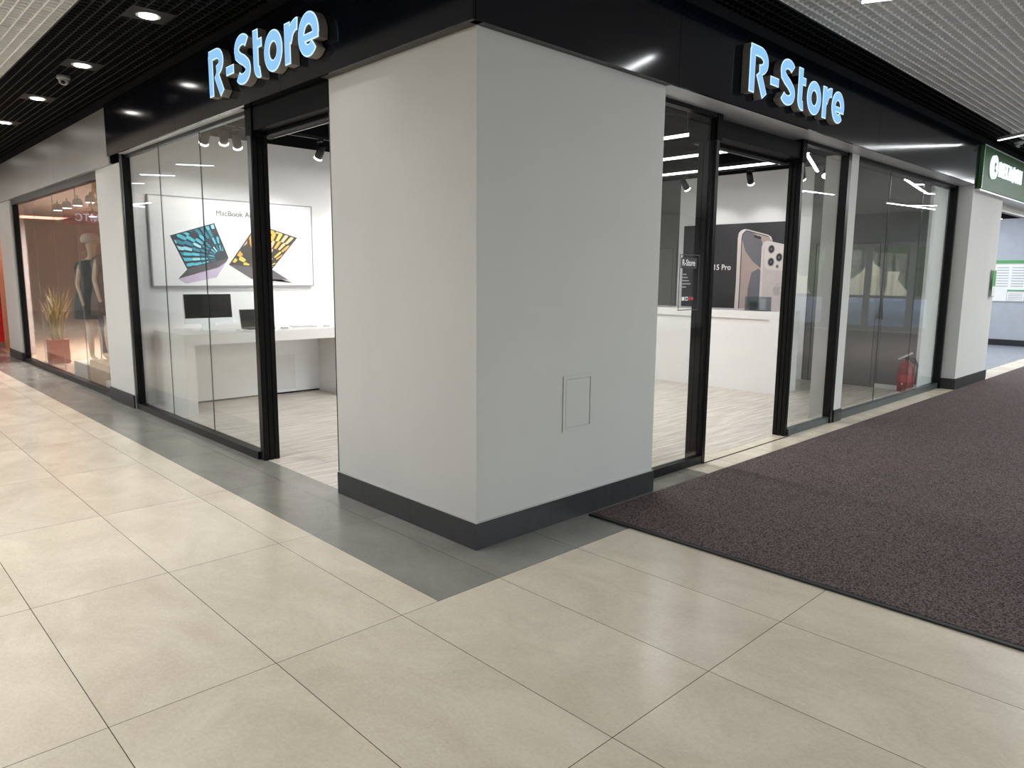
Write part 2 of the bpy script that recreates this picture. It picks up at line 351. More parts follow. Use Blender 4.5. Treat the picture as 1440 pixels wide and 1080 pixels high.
# outside: paving and a row of trees
bm = new(); box(bm, 21, 60, -30, 30, -.1, -.02); box(bm, -20, 21, -30, -10, -.1, -.02); struct(obj('floor', bm, M['paving']))
for i in range(5):
    t = thing('tree', 'green leafy tree outside the entrance doors', 'tree', (27 + (i % 2)*5, -15 + i*4.0, -.02), 'trees outside the entrance')
    bm = new(); tube(bm, [(t.location.x, t.location.y, -.02), (t.location.x+.1, t.location.y, 1.3), (t.location.x, t.location.y, 2.6)], .14, 8); obj('trunk', bm, M['bark'], t)
    bm = new(); rnd = random.Random(i)
    for k in range(9):
        c = Vector(t.location) + Vector((rnd.uniform(-1,1), rnd.uniform(-1.2,1.2), rnd.uniform(1.4,4)))
        bmesh.ops.create_icosphere(bm, subdivisions=2, radius=rnd.uniform(.7,1.1), matrix=Matrix.Translation(c))
    for v in bm.verts: v.co += Vector((rnd.uniform(-.1,.1), rnd.uniform(-.1,.1), rnd.uniform(-.1,.1)))
    obj('crown', bm, M['leaf'], t)

# --- store shell
bm = new(); box(bm, .06, 8.15, 6.0, 6.1, 0, 3.13); struct(obj('wall_back', bm, M['white_wall']))
bm = new(); box(bm, .06, 8.15, 6.0, 6.1, 3.13, 4.2); box(bm, 8.15, 8.3, .3, 6.1, 3.13, 4.2); struct(obj('wall_upper', bm, M['black']))
bm = new(); box(bm, 8.15, 8.3, 4.12, 6.1, 0, 3.13); box(bm, 8.15, 8.3, .3, 1.86, 0, 3.13); struct(obj('wall_right', bm, M['grey_wall']))
bm = new(); box(bm, 8.14, 8.3, 1.86, 4.12, 0, 3.13); struct(obj('wall_right', bm, M['white_wall']))
bm = new(); box(bm, 8.15, 8.76, .26, .30, 0, 2.72); struct(obj('wall_infill', bm, M['white_wall']))
bm = new(); box(bm, 0.06, 8.3, .1, 6.1, 3.62, 3.68); struct(obj('ceiling', bm, M['black']))
bm = new(); box(bm, 8.125, 8.15, .30, .80, 0, .06); box(bm, 8.115, 8.14, 1.90, 4.1, 0, .07); box(bm, 1.8, 8.12, 5.98, 6.0, 0, .07); struct(obj('baseboard_right', bm, M['white_base']))
# ducts on the black ceiling
for y in (1.9, 3.6, 5.2):
    bm = new(); tube(bm, [(.3, y, 3.4), (8.1, y, 3.4)], .10, 12); o = obj('ventilation_duct', bm, M['black']); smooth(o)
    tag(o, 'black round ventilation duct running under the store ceiling', 'duct', 'ceiling ducts')
# grey doors in the right wall
for i, (y0, y1) in enumerate(((.84, 1.78), (4.2, 5.1))):
    d = struct(bpy.data.objects.new('door_%d' % (i+1), None)); COL.objects.link(d); d.location = (8.15, y0, 0)
    bbox('door_leaf', (8.138, 8.149, y0+.03, y1-.03, .006, 2.0), M['grey_door'], d)
    bm = new()
    box(bm, 8.133, 8.149, y0-.05, y0+.02, .0, 2.08); box(bm, 8.133, 8.149, y1-.02, y1+.05, .0, 2.08); box(bm, 8.133, 8.149, y0+.02, y1-.02, 2.01, 2.08)
    obj('door_frame', bm, M['grey_wall'], d)
    bm = new(); box(bm, 8.1475, 8.1495, y0+.02, y0+.03, 0, 2.01); box(bm, 8.1475, 8.1495, y1-.03, y1-.02, 0, 2.01); box(bm, 8.1475, 8.1495, y0+.02, y1-.02, 2.0, 2.01); obj('seal', bm, M['door_gap'], d)
    bm = new(); yy = y1-.1
    lathe(bm, [(.026, 0), (.026, .008), (.01, .010), (.01, .05)], (8.138, yy, 1.02), (-1,0,0), 14)
    tube(bm, [(8.09, yy, 1.02), (8.085, yy-.06, 1.02), (8.088, yy-.13, 1.018)], .009, 8)
    lathe(bm, [(.024, 0), (.024, .008)], (8.138, yy, .93), (-1,0,0), 14)
    obj('door_handle', bm, M['steel'], d)

# ================================================================== CORNER COLUMN
t = thing('corner_column', 'broad white plastered square column at the corner of the store', 'column', (0, 0, 0))
bm = new(); box(bm, 0, 1.66, 0, 1.455, 0, H+.6)
obj('plaster_body', bm, M['plaster'], t)
bm = new()
b = .016
for x0, x1 in ((-b, .592), (.5935, 1.19), (1.1915, 1.668)): box(bm, x0, x1, -b, -.0005, 0.001, .15)
for y0, y1 in ((-b, .598), (.5995, 1.12), (1.1215, 1.457)): box(bm, -b, -.0005, y0 if y0 > 0 else -.0005, y1, 0.001, .15)
obj('baseboard', bm, M['skirt'], t)
bm = new(); box(bm, -.008, 1.662, -.008, 0.0, .1505, .156); box(bm, -.008, 0, 0, 1.456, .1505, .156); obj('plaster_lip', bm, M['plaster'], t)
# access hatch
bm = new()
for a in ((.70, .722, .568, .915), (.955, .977, .568, .915), (.722, .955, .568, .588), (.722, .955, .895, .915)): box(bm, a[0], a[1], -.006, -.0003, a[2], a[3])
h_ = obj('access_hatch', bm, M['plaster'], t)
bbox('hatch_door', (.727, .950, -.004, -.0005, .593, .890), M['plaster'], t)

# ================================================================== FASCIA (black composite cladding)
def fascia_left():
    t = thing('black_fascia', 'glossy black composite fascia band above the left storefront', 'fascia', (-.06, 3, H))
    for y0, y1 in ((-.055, 1.975), (1.979, 3.98), (3.984, 6.05)):
        bbox('cladding_panel', (-.075, -.055, y0, y1, H, FT), M['black_panel'], t)
    bbox('soffit', (-.055, -.001, -.055, 1.46, H, H+.01), M['soffit_dark'], t)
    bbox('soffit', (-.055, .03, 2.70, 5.74, H, H+.01), M['soffit'], t)
    bbox('soffit', (-.055, .03, 1.46, 2.70, H, H+.01), M['black_panel'], t)
    return t
fascia_left()
t = thing('black_fascia', 'glossy black composite fascia band above the right storefront', 'fascia', (4, -.05, H))
for x0, x1 in ((-.055, 1.72), (1.724, 5.25), (5.254, 8.80)):
    bbox('cladding_panel', (x0, x1, -.058, -.038, H, FT), M['black_panel'], t)
bbox('soffit', (-.05, 1.66, -.038, -.001, H, H+.01), M['soffit_dark'], t)
bbox('soffit', (1.662, 8.78, -.038, .3, H, H+.01), M['soffit'], t)
bm = new(); box(bm, -.04, .06, 0, 31, FT-.02, 3.75); box(bm, 0, 21, -.03, .06, FT-.02, 3.75); struct(obj('wall_bulkhead', bm, M['black']))
t = thing('grey_fascia', 'pale grey metal fascia band above the clothes boutique window', 'fascia', (-.06, 9, H))
for y0, y1 in ((6.054, 8.5), (8.504, 11), (11.004, 14), (14.004, 18)):
    bbox('cladding_panel', (-.06, -.045, y0, y1, 2.69, FT-.02), M['grey_panel'], t)
bbox('soffit', (-.045, .06, 6.054, 18, 2.69, 2.70), M['soffit'], t)

# ================================================================== SHOPFRONT GLAZING
def profile_post(parent, x0, x1, y0, y1, z0, z1, ax, name='post'):
    """extruded door post: a body with two raised ribs and grooves between"""
    bm = new(); box(bm, x0, x1, y0, y1, z0, z1)
    if ax == 'y':   # broad face looks along -Y
        n = 3; w = (x1-x0)/n
        for i in range(n): box(bm, x0+i*w+.004, x0+(i+1)*w-.008, y0-.008, y0, z0, z1)
    else:
        n = 3; w = (y1-y0)/n
        for i in range(n): box(bm, x0-.008, x0, y0+i*w+.004, y0+(i+1)*w-.008, z0, z1)
    return obj(name, bm, M['frame'], parent)
t = thing('shopfront_glazing', 'black framed glass shopfront left of the corner column, desk behind it', 'storefront window', (.03, 4.2, 0))
bbox('bottom_rail', (-.02, .06, 2.71, 5.79, 0, .065), M['frame'], t)
bbox('top_rail', (.015, .06, 2.71, 5.79, 2.738, H), M['frame'], t)
bbox('post', (-.02, .06, 5.735, 5.80, .065, H), M['frame'], t)
for y0, y1 in ((2.712, 3.712), (3.718, 4.752), (4.758, 5.735)):
    bbox('glass_pane', (.024, .034, y0, y1, .065, 2.738), M['glass'], t)
bm = new(); box(bm, .025, .033, 3.712, 3.718, .065, 2.738); box(bm, .025, .033, 4.752, 4.758, .065, 2.738); obj('joint_seal', bm, M['glass_edge'], t)
# sliding door portal of the left entrance
t = thing('door_portal', 'black sliding door portal between the column and the left shopfront', 'door frame', (.05, 2.1, 0))
profile_post(t, 0.0, .135, 2.64, 2.705, 0, 2.57, 'y')
bbox('post', (.004, .04, 1.457, 1.475, 0.0, 2.57), M['frame'], t)
bm = new(); box(bm, .004, .18, 1.457, 2.71, 2.60, H); box(bm, -.01, .20, 2.60, 2.705, 2.57, H-.001); obj('header_beam', bm, M['header'], t)
bm = new(); box(bm, .10, .18, 1.457, 2.60, 2.572, 2.60); obj('header_beam', bm, M['header'], t)
bm = new(); box(bm, .175, .182, 1.457, 2.60, 2.566, 2.572); obj('steel_edge', bm, M['steel'], t)
# right shopfront, first pane next to the column
t = thing('shopfront_glazing', 'narrow glass shopfront pane directly right of the corner column', 'storefront window', (2.1, .2, 0))
bbox('bottom_rail', (1.66, 2.60, .17, .23, 0, .065), M['frame'], t)
bbox('top_rail', (1.66, 2.60, .17, .23, 2.735, H), M['frame'], t)
bbox('glass_pane', (1.665, 2.60, .195, .205, .065, 2.735), M['glass'], t)
t = thing('door_portal', 'black sliding door portal in the right storefront, white counter seen through it', 'door frame', (3.4, .2, 0))
profile_post(t, 2.61, 2.655, .17, .33, 0, 2.57, 'x')
profile_post(t, 4.12, 4.165, .185, .31, 0, 2.57, 'x')
bm = new(); box(bm, 2.68, 4.08, .185, .40, 2.60, H-.03); obj('header_beam', bm, M['header'], t)
bm = new(); box(bm, 2.655, 4.12, .34, .40, 2.575, 2.60); obj('header_beam', bm, M['header'], t)
bm = new(); box(bm, 2.655, 4.12, .395, .401, 2.567, 2.575); obj('steel_edge', bm, M['steel'], t)
bm = new(); box(bm, 2.605, 2.68, .165, .42, 2.572, H-.001); obj('post_cap', bm, M['header'], t); bm = new(); box(bm, 4.08, 4.163, .165, .33, 2.572, H-.001); obj('post_cap', bm, M['header'], t)
bm = new(); box(bm, 2.60, 4.17, .155, .166, 0.0005, .003); obj('steel_edge', bm, M['black'], t)
t = thing('shopfront_glazing', 'glass pane between the right door portal and the slim white pilaster', 'storefront window', (4.6, .2, 0))
bbox('bottom_rail', (4.165, 5.10, .17, .23, 0, .065), M['frame_green'], t)
bbox('top_rail', (4.165, 5.10, .17, .23, 2.735, H), M['frame'], t)
bbox('glass_pane', (4.165, 5.10, .195, .205, .065, 2.735), M['glass'], t)
bbox('post', (5.095, 5.165, .155, .24, 0, H), M['frame'], t)
t = thing('slim_pilaster', 'slim white plastered pilaster between the right shopfront panes', 'pilaster', (5.27, .25, 0))
bbox('plaster_body', (5.17, 5.36, .16, .42, 0, H), M['plaster'], t)
bbox('baseboard', (5.168, 5.362, .146, .16, 0.001, .13), M['skirt'], t)
t = thing('shopfront_glazing', 'widest frosty-reflecting shopfront on the right with the red extinguisher behind', 'storefront window', (7, .2, 0))
t['label'] = 'widest right shopfront, red fire extinguisher standing behind its glass'
bbox('bottom_rail', (5.362, 8.73, .17, .23, 0, .08), M['frame_green'], t)
bbox('top_rail', (5.362, 8.73, .17, .23, 2.735, H), M['frame'], t)
bbox('post', (8.73, 8.779, .15, .24, 0, H), M['frame'], t)
for x0, x1 in ((5.362, 6.397), (6.403, 7.517), (7.523, 8.73)): bbox('glass_pane', (x0, x1, .195, .205, .08, 2.735), M['glass'], t)
bm = new(); box(bm, 6.397, 6.403, .196, .204, .08, 2.735); box(bm, 7.517, 7.523, .196, .204, .08, 2.735); obj('joint_seal', bm, M['glass_edge'], t)
# right far column
t = thing('square_column', 'white plastered column at the right end of the black fascia', 'column', (9.5, 0, 0))
bbox('plaster_body', (8.785, 10.33, -.02, .60, 0, 2.766), M['plaster'], t)
bm = new(); box(bm, 8.77, 10.345, -.034, -.021, .001, .15); box(bm, 8.77, 8.784, -.021, .17, .001, .15); obj('baseboard', bm, M['skirt'], t)
# left pilasters
t = thing('square_pilaster', 'white pilaster with black baseboard between the store and the boutique window', 'pilaster', (0, 6.2, 0))
bbox('plaster_body', (-.03, .058, 5.805, 6.70, 0, 2.688), M['plaster'], t)
bbox('baseboard', (-.046, -.031, 5.803, 6.702, .001, .15), M['skirt'], t)
t = thing('square_pilaster', 'white pilaster with black baseboard left of the boutique window', 'pilaster', (0, 12, 0))
bbox('plaster_body', (-.043, .058, 11.70, 12.75, 0, 2.688), M['plaster'], t)
bm = new(); box(bm, -.059, -.044, 11.685, 12.75, .001, .15); box(bm, -.044, -.02, 11.685, 11.699, .001, .15); obj('baseboard', bm, M['skirt'], t)
t = thing('shopfront_glazing', 'dark framed boutique window with mannequins behind it', 'storefront window', (0, 9.2, 0))
bbox('bottom_rail', (-.02, .06, 6.70, 11.69, 0, .07), M['frame'], t)
bbox('top_rail', (-.02, .06, 6.70, 11.69, 2.60, 2.69), M['frame'], t)
bbox('post', (-.02, .06, 11.60, 11.69, .07, 2.60), M['frame'], t)
for i in range(4):
    y0 = 6.703 + i*1.225
    bbox('glass_pane', (.024, .034, y0, y0+1.22, .07, 2.60), M['glass2'], t)
bm = new()
for i in range(1, 4): box(bm, .025, .033, 6.703+i*1.225-.0045, 6.703+i*1.225-.0005, .07, 2.6)
obj('joint_seal', bm, M['joint_pale'], t)

# ================================================================== SIGN LETTERS
def stroke_outline(pts, w, closed=False):
    """offset outlines of a polyline; returns left,right lists"""
    P = [Vector((x, y)) for x, y in pts]; n = len(P); L, R = [], []
    for i in range(n):
        a = P[(i-1) % n] if (closed or i > 0) else None; b = P[(i+1) % n] if (closed or i < n-1) else None
        d1 = (P[i]-a).normalized() if a is not None else None; d2 = (b-P[i]).normalized() if b is not None else None
        if d1 is None: d1 = d2
        if d2 is None: d2 = d1
        n1 = Vector((-d1.y, d1.x)); n2 = Vector((-d2.y, d2.x)); m = (n1+n2)
        m = m.normalized() if m.length > 1e-6 else n1
        k = min(1/max(m.dot(n1), .3), 2.0)
        L.append(P[i]+m*w/2*k); R.append(P[i]-m*w/2*k)
    return L, R
def arc(cx, cy, rx, ry, a0, a1, n=16):
    return [(cx+rx*math.cos(math.radians(a0+(a1-a0)*i/n)), cy+ry*math.sin(math.radians(a0+(a1-a0)*i/n))) for i in range(n+1)]
W = .235; hw = W/2
def glyph(c):
    """centre-line strokes in cap-height units: (points, closed, width)"""
    if c == 'R':
        return [([(hw, 0), (hw, 1-hw*.9), ], False, W),
                ([(hw*.2, 1-hw), (.40, 1-hw)] + arc(.42, .70, .28, .30-hw, 90, -90, 14)[1:] , False, W),
                ([(.40, .46), (.70, .0)], False, W*1.02)]
    if c == '-': return [([(0, .40), (.40, .40)], False, .20)]
    if c == 'S':
        pts = arc(.395, .72, .26, .28-hw+.01, 28, 180, 14) + [(.16, .62)] + [(.30, .535), (.46, .47)] + arc(.395, .275, .265, .285-hw, 42, -152, 18)
        return [(pts, False, W)]
    if c == 't': return [([(hw, .95), (hw, .25)] + arc(hw+.14, .25, .14, .25-hw+.015, 180, 290, 8)[1:], False, W), ([(0, .66), (.40, .66)], False, .19)]
    if c == 'o': return [(arc(.39, .385, .39-hw, .385-hw+.012, 0, 360-360/28, 27), True, W)]
    if c == 'r': return [([(hw, 0), (hw, .77)], False, W), ([(hw+.05, .40)] + arc(.50, .40, .30, .37-hw+.02, 175, 95, 8)[1:] + [(.53, .665)], False, W)]
    if c == 'e':
        return [(arc(.385, .385, .385-hw, .385-hw+.012, -42, -368, 26), False, W),
                ([(.14, .335), (.755, .335)], False, .155)]
def letter_mesh(bm, strokes, u0, width, depth, place, mi=0, shrink=0.0):
    for pts, closed, w in strokes:
        w2 = w - shrink
        p2 = list(pts)
        if shrink and not closed:
            a, b = Vector(p2[0]), Vector(p2[1]); p2[0] = tuple(a + (b-a).normalized()*shrink/2)
            a, b = Vector(p2[-1]), Vector(p2[-2]); p2[-1] = tuple(a + (b-a).normalized()*shrink/2)
        L, R = stroke_outline(p2, w2, closed); n = len(L)
        f0 = [bm.verts.new(place(u0+v.x, v.y, depth[0])) for v in L]; f1 = [bm.verts.new(place(u0+v.x, v.y, depth[0])) for v in R]
        b0 = [bm.verts.new(place(u0+v.x, v.y, depth[1])) for v in L]; b1 = [bm.verts.new(place(u0+v.x, v.y, depth[1])) for v in R]
        rng = range(n) if closed else range(n-1)
        for i in rng:
            j = (i+1) % n
            for q in ((f0[i], f0[j], f1[j], f1[i]), (b0[i], b1[i], b1[j], b0[j]), (f0[i], b0[i], b0[j], f0[j]), (f1[i], f1[j], b1[j], b1[i])):
                fc = bm.faces.new(q); fc.material_index = mi
        if not closed:
            for i in (0, n-1): bm.faces.new((f0[i], f1[i], b1[i], b0[i])).material_index = mi
LAY = [('R', 0.0), ('-', .94), ('S', 1.38), ('t', 2.30), ('o', 2.79), ('r', 3.66), ('e', 4.20)]
def sign(label, face_plane, u_dir, origin, scale, group, prefix):
    t = thing('illuminated_sign', label, 'sign', origin)
    # u_dir: unit world dir of reading, n: outward normal
    o3 = Vector(origin); ud = Vector(u_dir); nrm = Vector(face_plane)
    def place(u, v, d): return o3 + ud*u*scale + Vector((0,0,1))*v*scale + nrm*d
    names = {'R':'letter', '-':'hyphen', 'S':'letter', 't':'letter', 'o':'letter', 'r':'letter', 'e':'letter'}
    for c, u in LAY:
        bm = new(); letter_mesh(bm, glyph(c), u, W, (.0, -.06), place, 0); par = obj(names[c], bm, M['sign_side'], t)
        # a hidden stand-off plate keeps the letter on the fascia
        bm = new(); letter_mesh(bm, glyph(c), u, W, (.0035, .0005), place, 0, .012); k = obj('lit_edge', bm, M['sign_rim'], t)
        k.parent = par; k.matrix_parent_inverse = Matrix.Identity(4)
        par_loc = Vector(par.location); 
        bm = new(); letter_mesh(bm, glyph(c), u, W, (.0055, .002), place, 0, .062); k = obj('lit_face', bm, M['sign_face'], t)
        k.parent = par
    return t
sL = sign('glowing pale blue 3D letter sign on the left black fascia', (-1,0,0), (0,-1,0), (-.140, 3.015, 2.876), .343, None, 'l')
sR = sign('glowing pale blue 3D letter sign on the right black fascia', (0,-1,0), (1,0,0), (2.515, -.123, 2.862), .340, None, 'r')

# ================================================================== CEILING LAMPS in the hall
def downlight(x, y, label):
    t = thing('downlight', label, 'ceiling light', (x, y, ZC), 'round recessed downlights along the left fascia')
    bm = new(); lathe(bm, [(.075, 0), (.085, -.004), (.085, .02), (.07, .05)], (x, y, ZC-.004), seg=24); obj('trim_ring', bm, M['cam_body'], t)
    bm = new(); lathe(bm, [(.062, 0), (.062, .004)], (x, y, ZC-.0125), seg=24); obj('lamp_lens', bm, M['downled'], t)
    bm = new(); box(bm, x-.15, x+.15, y-.15, y+.15, ZC-.002, ZC+.0); obj('mounting_plate', bm, M['grille_b'], t)
    spot('lamp', (x, y, ZC-.03), (x, y, 0), 22, math.radians(105), (1,.97,.92), .06, .8, t)
DL = ['nearest the camera', 'second from the camera', 'third from the camera, beside the dome camera', 'farthest of the row in view']
for i, y in enumerate((3.05, 4.87, 6.67, 8.5)):
    downlight(-.555, y, 'round recessed downlight in the black grille, ' + DL[i])
for y in (1.2, 10.4, 12.3): 
    o_ = downlight(-.555, y, 'round recessed downlight in the black grille')
def dome(x, y, z, label):
    t = thing('dome_camera', label, 'security camera', (x, y, z))
    bm = new(); lathe(bm, [(.058, 0), (.058, -.03), (.050, -.036)], (x, y, z), seg=24); smooth(obj('housing', bm, M['cam_body'], t))
    bm = new(); lathe(bm, [(.046, -.036), (.045, -.05), (.037, -.07), (.02, -.083), (.001, -.087)], (x, y, z), seg=24); smooth(obj('dome', bm, M['cam_body'], t))
    bm = new(); bmesh.ops.create_uvsphere(bm, u_segments=14, v_segments=10, radius=.022, matrix=Matrix.Translation((x-.012, y-.024, z-.062))); obj('lens', bm, M['blackmetal'], t)
dome(-.58, 5.43, ZC, 'grey dome security camera on the black grille between two downlights')
dome(9.62, -.3, ZC+.004, 'grey dome security camera on the ceiling above the green sign board')
# branching linear lamps on the white grille
def twig(pts, label, power):
    t = thing('linear_lamp', label, 'ceiling light', pts[0][0])
    for seg in pts:
        a, b2 = Vector(seg[0]), Vector(seg[1]); d = (b2-a); L = d.length; d.normalize(); s = Vector((-d.y, d.x, 0))
        bm = new(); prism(bm, [a-s*.02, a+s*.02, b2+s*.02, b2-s*.02], (0,0,.035)); obj('profile', bm, M['white_base'], t)
        bm = new(); prism(bm, [a-s*.018-Vector((0,0,.001)), a+s*.018-Vector((0,0,.001)), b2+s*.018-Vector((0,0,.001)), b2-s*.018-Vector((0,0,.001))], (0,0,-.006)); obj('diffuser', bm, M['tube'], t)
        m_ = (a+b2)/2
        for k_ in (.12, .88):
            bm = new(); q_ = a.lerp(b2, k_); tube(bm, [(q_.x, q_.y, q_.z+.035), (q_.x, q_.y, ZC)], .004, 6); obj('suspension_rod', bm, M['steel'], t)
        area('lamp', (m_.x, m_.y, m_.z-.012), L*.98, .036, power*L, (.94,.975,1.0), (0, 0, math.atan2(d.y, d.x)), PI, t)
ZT = 3.30
twig([((2.56,-.87,ZT),(3.0,-1.9,ZT)), ((3.0,-1.9,ZT),(4.6,-2.5,ZT)), ((3.9,-2.24,ZT),(4.3,-2.9,ZT))], 'branching white linear ceiling lamp whose tip enters the top edge of view', 8)
twig([((8.70,-.27,ZT),(7.9,-1.5,ZT)), ((7.9,-1.5,ZT),(9.9,-2.2,ZT)), ((7.9,-1.5,ZT),(6.5,-2.0,ZT))], 'white linear ceiling lamp hanging beside the green sign board', 5)
twig([((11.5,-1.4,ZT),(14.5,-1.9,ZT)), ((12.7,-1.6,ZT),(13.2,-1.2,ZT)), ((14.5,-1.9,ZT),(15.4,-1.4,ZT))], 'branching white linear ceiling lamp farther down the entrance hall', 40)
twig([((10.5,-3.8,ZT),(13.5,-3.4,ZT)), ((12.4,-3.55,ZT),(12.9,-4.1,ZT))], 'branching white linear ceiling lamp over the middle of the carpet', 40)
twig([((16,-3.2,ZT),(18.5,-2.9,ZT)), ((17,-3.1,ZT),(17.5,-2.5,ZT))], 'branching white linear ceiling lamp nearest the entrance doors', 40)
twig([((5.0,-4.6,ZT),(7.5,-4.0,ZT)), ((6.2,-4.3,ZT),(6.8,-4.9,ZT))], 'branching white linear ceiling lamp over the near carpet', 34)
twig([((-3.6,-4.0,ZT),(-1.2,-4.6,ZT)), ((-2.4,-4.3,ZT),(-1.9,-3.7,ZT))], 'branching white linear ceiling lamp behind the camera', 12)
for i, y in enumerate((0.5, 4.6, 7.9, 17.2)):
    twig([((-3.9, y, ZT), (-3.5, y+2.1, ZT)), ((-3.7, y+1.0, ZT), (-4.2, y+1.5, ZT))], 'branching white linear corridor lamp, number of metres ahead', 58)
for i, (x, y) in enumerate(((-2.2, 9.7), (-2.2, 11.5), (-2.2, 13.2))):
    twig([((x-.25, y-.15, ZT), (x+.25, y+.15, ZT))], 'short white linear ceiling lamp far down the left corridor', 4)
for o in [o for o in COL.objects if o.get('label') == 'short white linear ceiling lamp far down the left corridor']: o['group'] = 'short corridor lamps'
for i, o_ in enumerate([o for o in COL.objects if o.get('label') == 'branching white linear corridor lamp, number of metres ahead']):
    o_['label'] = 'branching white linear ceiling lamp over the left corridor'; o_['group'] = 'corridor linear lamps'
# daylight through the entrance doors

# ================================================================== INSIDE THE STORE
# ceiling tubes
for i, (x, y0, y1) in enumerate(((2.85,1.25,4.9),(4.0,1.25,4.9),(5.15,1.27,4.9),(6.3,1.33,4.9))):
    t = thing('tube_lamp', ['white linear tube lamp nearest the left storefront', 'second white tube lamp from the left storefront', 'third white tube lamp, over the middle of the store', 'white linear tube lamp directly before the counter'][i], 'ceiling light', (x, y0, 2.95), None)
    bbox('profile', (x-.022, x+.022, y0, y1, 2.955, 3.0), M['blackmetal'], t)
    bbox('diffuser', (x-.02, x+.02, y0+.01, y1-.01, 2.93, 2.9545), M['tube'], t)
    for yy in (y0+.1, y1-.1):
        bm = new(); tube(bm, [(x, yy, 3.0), (x, yy, 3.62)], .0025, 6); obj('suspension_wire', bm, M['steel'], t)
    area('lamp', (x, (y0+y1)/2, 2.925), .04, y1-y0-.05, (108, 56, 24, 7)[i], (1,.985,.96), (0,0,0), PI, t)
# spotlight tracks
def track(p0, p1, label):
    t = thing('lighting_track', label, 'lighting track', p0)
    a, b2 = Vector(p0), Vector(p1); d = (b2-a).normalized(); s = Vector((-d.y, d.x, 0))*.018
    bm = new(); prism(bm, [a-s, a+s, b2+s, b2-s], (0,0,.03)); obj('rail', bm, M['blackmetal'], t)
    for k in (.1, .5, .9):
        bm = new(); q = a.lerp(b2, k); tube(bm, [q+Vector((0,0,.03)), (q.x, q.y, 3.62)], .003, 6); obj('suspension_wire', bm, M['blackmetal'], t)
track((.3,4.9,3.06), (5.2,4.9,3.06), 'black spotlight track running in front of the laptop poster wall')
track((7.3,.6,3.06), (7.3,5.2,3.06), 'black spotlight track running above the white counter')
def spotlamp(x, y, target, label, group, power=50, zt=3.06):
    t = thing('track_spotlight', label, 'spotlight', (x, y, zt), group)
    bm = new(); box(bm, x-.02, x+.02, y-.05, y+.05, zt-.03, zt-.001); obj('adapter', bm, M['blackmetal'], t)
    bm = new(); tube(bm, [(x, y, zt-.03), (x, y, zt-.10)], .008, 8); obj('arm', bm, M['blackmetal'], t)
    c = Vector((x, y, zt-.14)); d = (Vector(target)-c).normalized()
    bm = new(); lathe(bm, [(.030, -.09), (.042, -.085), (.045, .0), (.045, .075), (.040, .078)], c, d, 20); smooth(obj('lamp_body', bm, M['blackmetal'], t))
    bm = new(); lathe(bm, [(.045, .076), (.047, .08), (.047, .092), (.036, .094)], c, d, 20); obj('lamp_lens', bm, M['spotled'], t)
    spot('lamp', c+d*.11, target, power, math.radians(75), (1,.98,.95), .03, .7, t)
G1 = 'track spotlights before the laptop poster'
spotlamp(.55, 4.9, (.6,6,1.8), 'leftmost black spotlight of the track before the laptop poster', G1, 42)
spotlamp(.68, 4.75, (1.2,6,1.6), 'second black spotlight from the left before the laptop poster', G1, 42)
spotlamp(.88, 4.9, (1.6,6,1.5), 'third black spotlight from the left before the laptop poster', G1, 42)
spotlamp(1.87, 4.9, (1.8,6,1.5), 'black spotlight seen beside the corner column through the left doorway', G1, 42)
spotlamp(3.0, 4.9, (3.0,6,1.5), 'black spotlight hidden behind the corner column on the left track', G1, 42)
spotlamp(4.4, 4.9, (4.4,6,1.5), 'black spotlight at the far right end of the left track', G1, 42)
G2 = 'track spotlights above the counter'
spotlamp(7.3, 3.50, (8.15,3.3,1.9), 'black spotlight above the counter seen through the pane beside the column', G2, 18)
spotlamp(7.3, 2.42, (8.15,2.6,1.9), 'black spotlight above the phone poster in the right doorway', G2, 18)
spotlamp(7.3, 1.32, (6.4,1.2,1.6), 'black spotlight tilted towards the window, seen in the middle pane', G2, 18)
spotlamp(7.3, 1.66, (8.15,1.9,1.7), 'small black spotlight left of the tilted one in the middle pane', G2, 18)

# --- display desk
t = thing('display_desk', 'white display desk with slab top and panel legs under the laptop poster', 'desk', (1.3, 5.5, 0))
bbox('desk_top', (.262, 2.31, 5.02, 5.978, .745, .865), M['white_lam'], t, .003)
bbox('leg', (.262, .372, 5.02, 5.978, 0.001, .7445), M['white_lam'], t, .002)
bbox('leg', (2.20, 2.31, 5.02, 5.978, 0.001, .7445), M['white_lam'], t, .002)
bbox('back_panel', (.372, 2.20, 5.69, 5.71, 0.02, .7445), M['white_wall'], t)
bbox('socket_cover', (1.52, 1.86, 5.682, 5.69, .06, .50), M['white_lam'], t, .002)
bbox('toe_strip', (.372, 2.20, 5.695, 5.705, 0.001, .02), M['black'], t)
# --- all-in-one computer
dz = .866
t = thing('desktop_computer', 'silver all-in-one computer with black screen on the white desk', 'computer', (.71, 5.5, dz))
tl = .10  # backward tilt
def tilt(x, z, off): return (x, 5.46 + off + (z-.95)*tl, z)
bm = new(); prism(bm, [tilt(.44,.95,0), tilt(.985,.95,0), tilt(.985,1.285,0), tilt(.44,1.285,0)], (0,.014,0)); obj('housing', bm, M['alu'], t)
bm = new(); prism(bm, [tilt(.446,1.012,-.002), tilt(.979,1.012,-.002), tilt(.979,1.281,-.002), tilt(.446,1.281,-.002)], (0,.0018,0)); obj('screen', bm, M['screen'], t)
bm = new(); prism(bm, [(.64,5.49,dz+.006), (.79,5.49,dz+.006), (.79,5.50,1.08), (.64,5.50,1.08)], (0,.008,0)); obj('stand', bm, M['alu'], t)
bbox('foot', (.64, .79, 5.43, 5.58, dz, dz+.006), M['alu'], t, .001)
bm = new(); tube(bm, [(.632,5.5,dz+.004), (.58,5.42,dz+.004), (.50,5.40,dz+.004), (.48,5.47,dz+.004), (.55,5.55,dz+.004), (.6,5.7,dz+.004), (.6,5.9,dz+.004)], .003, 6)
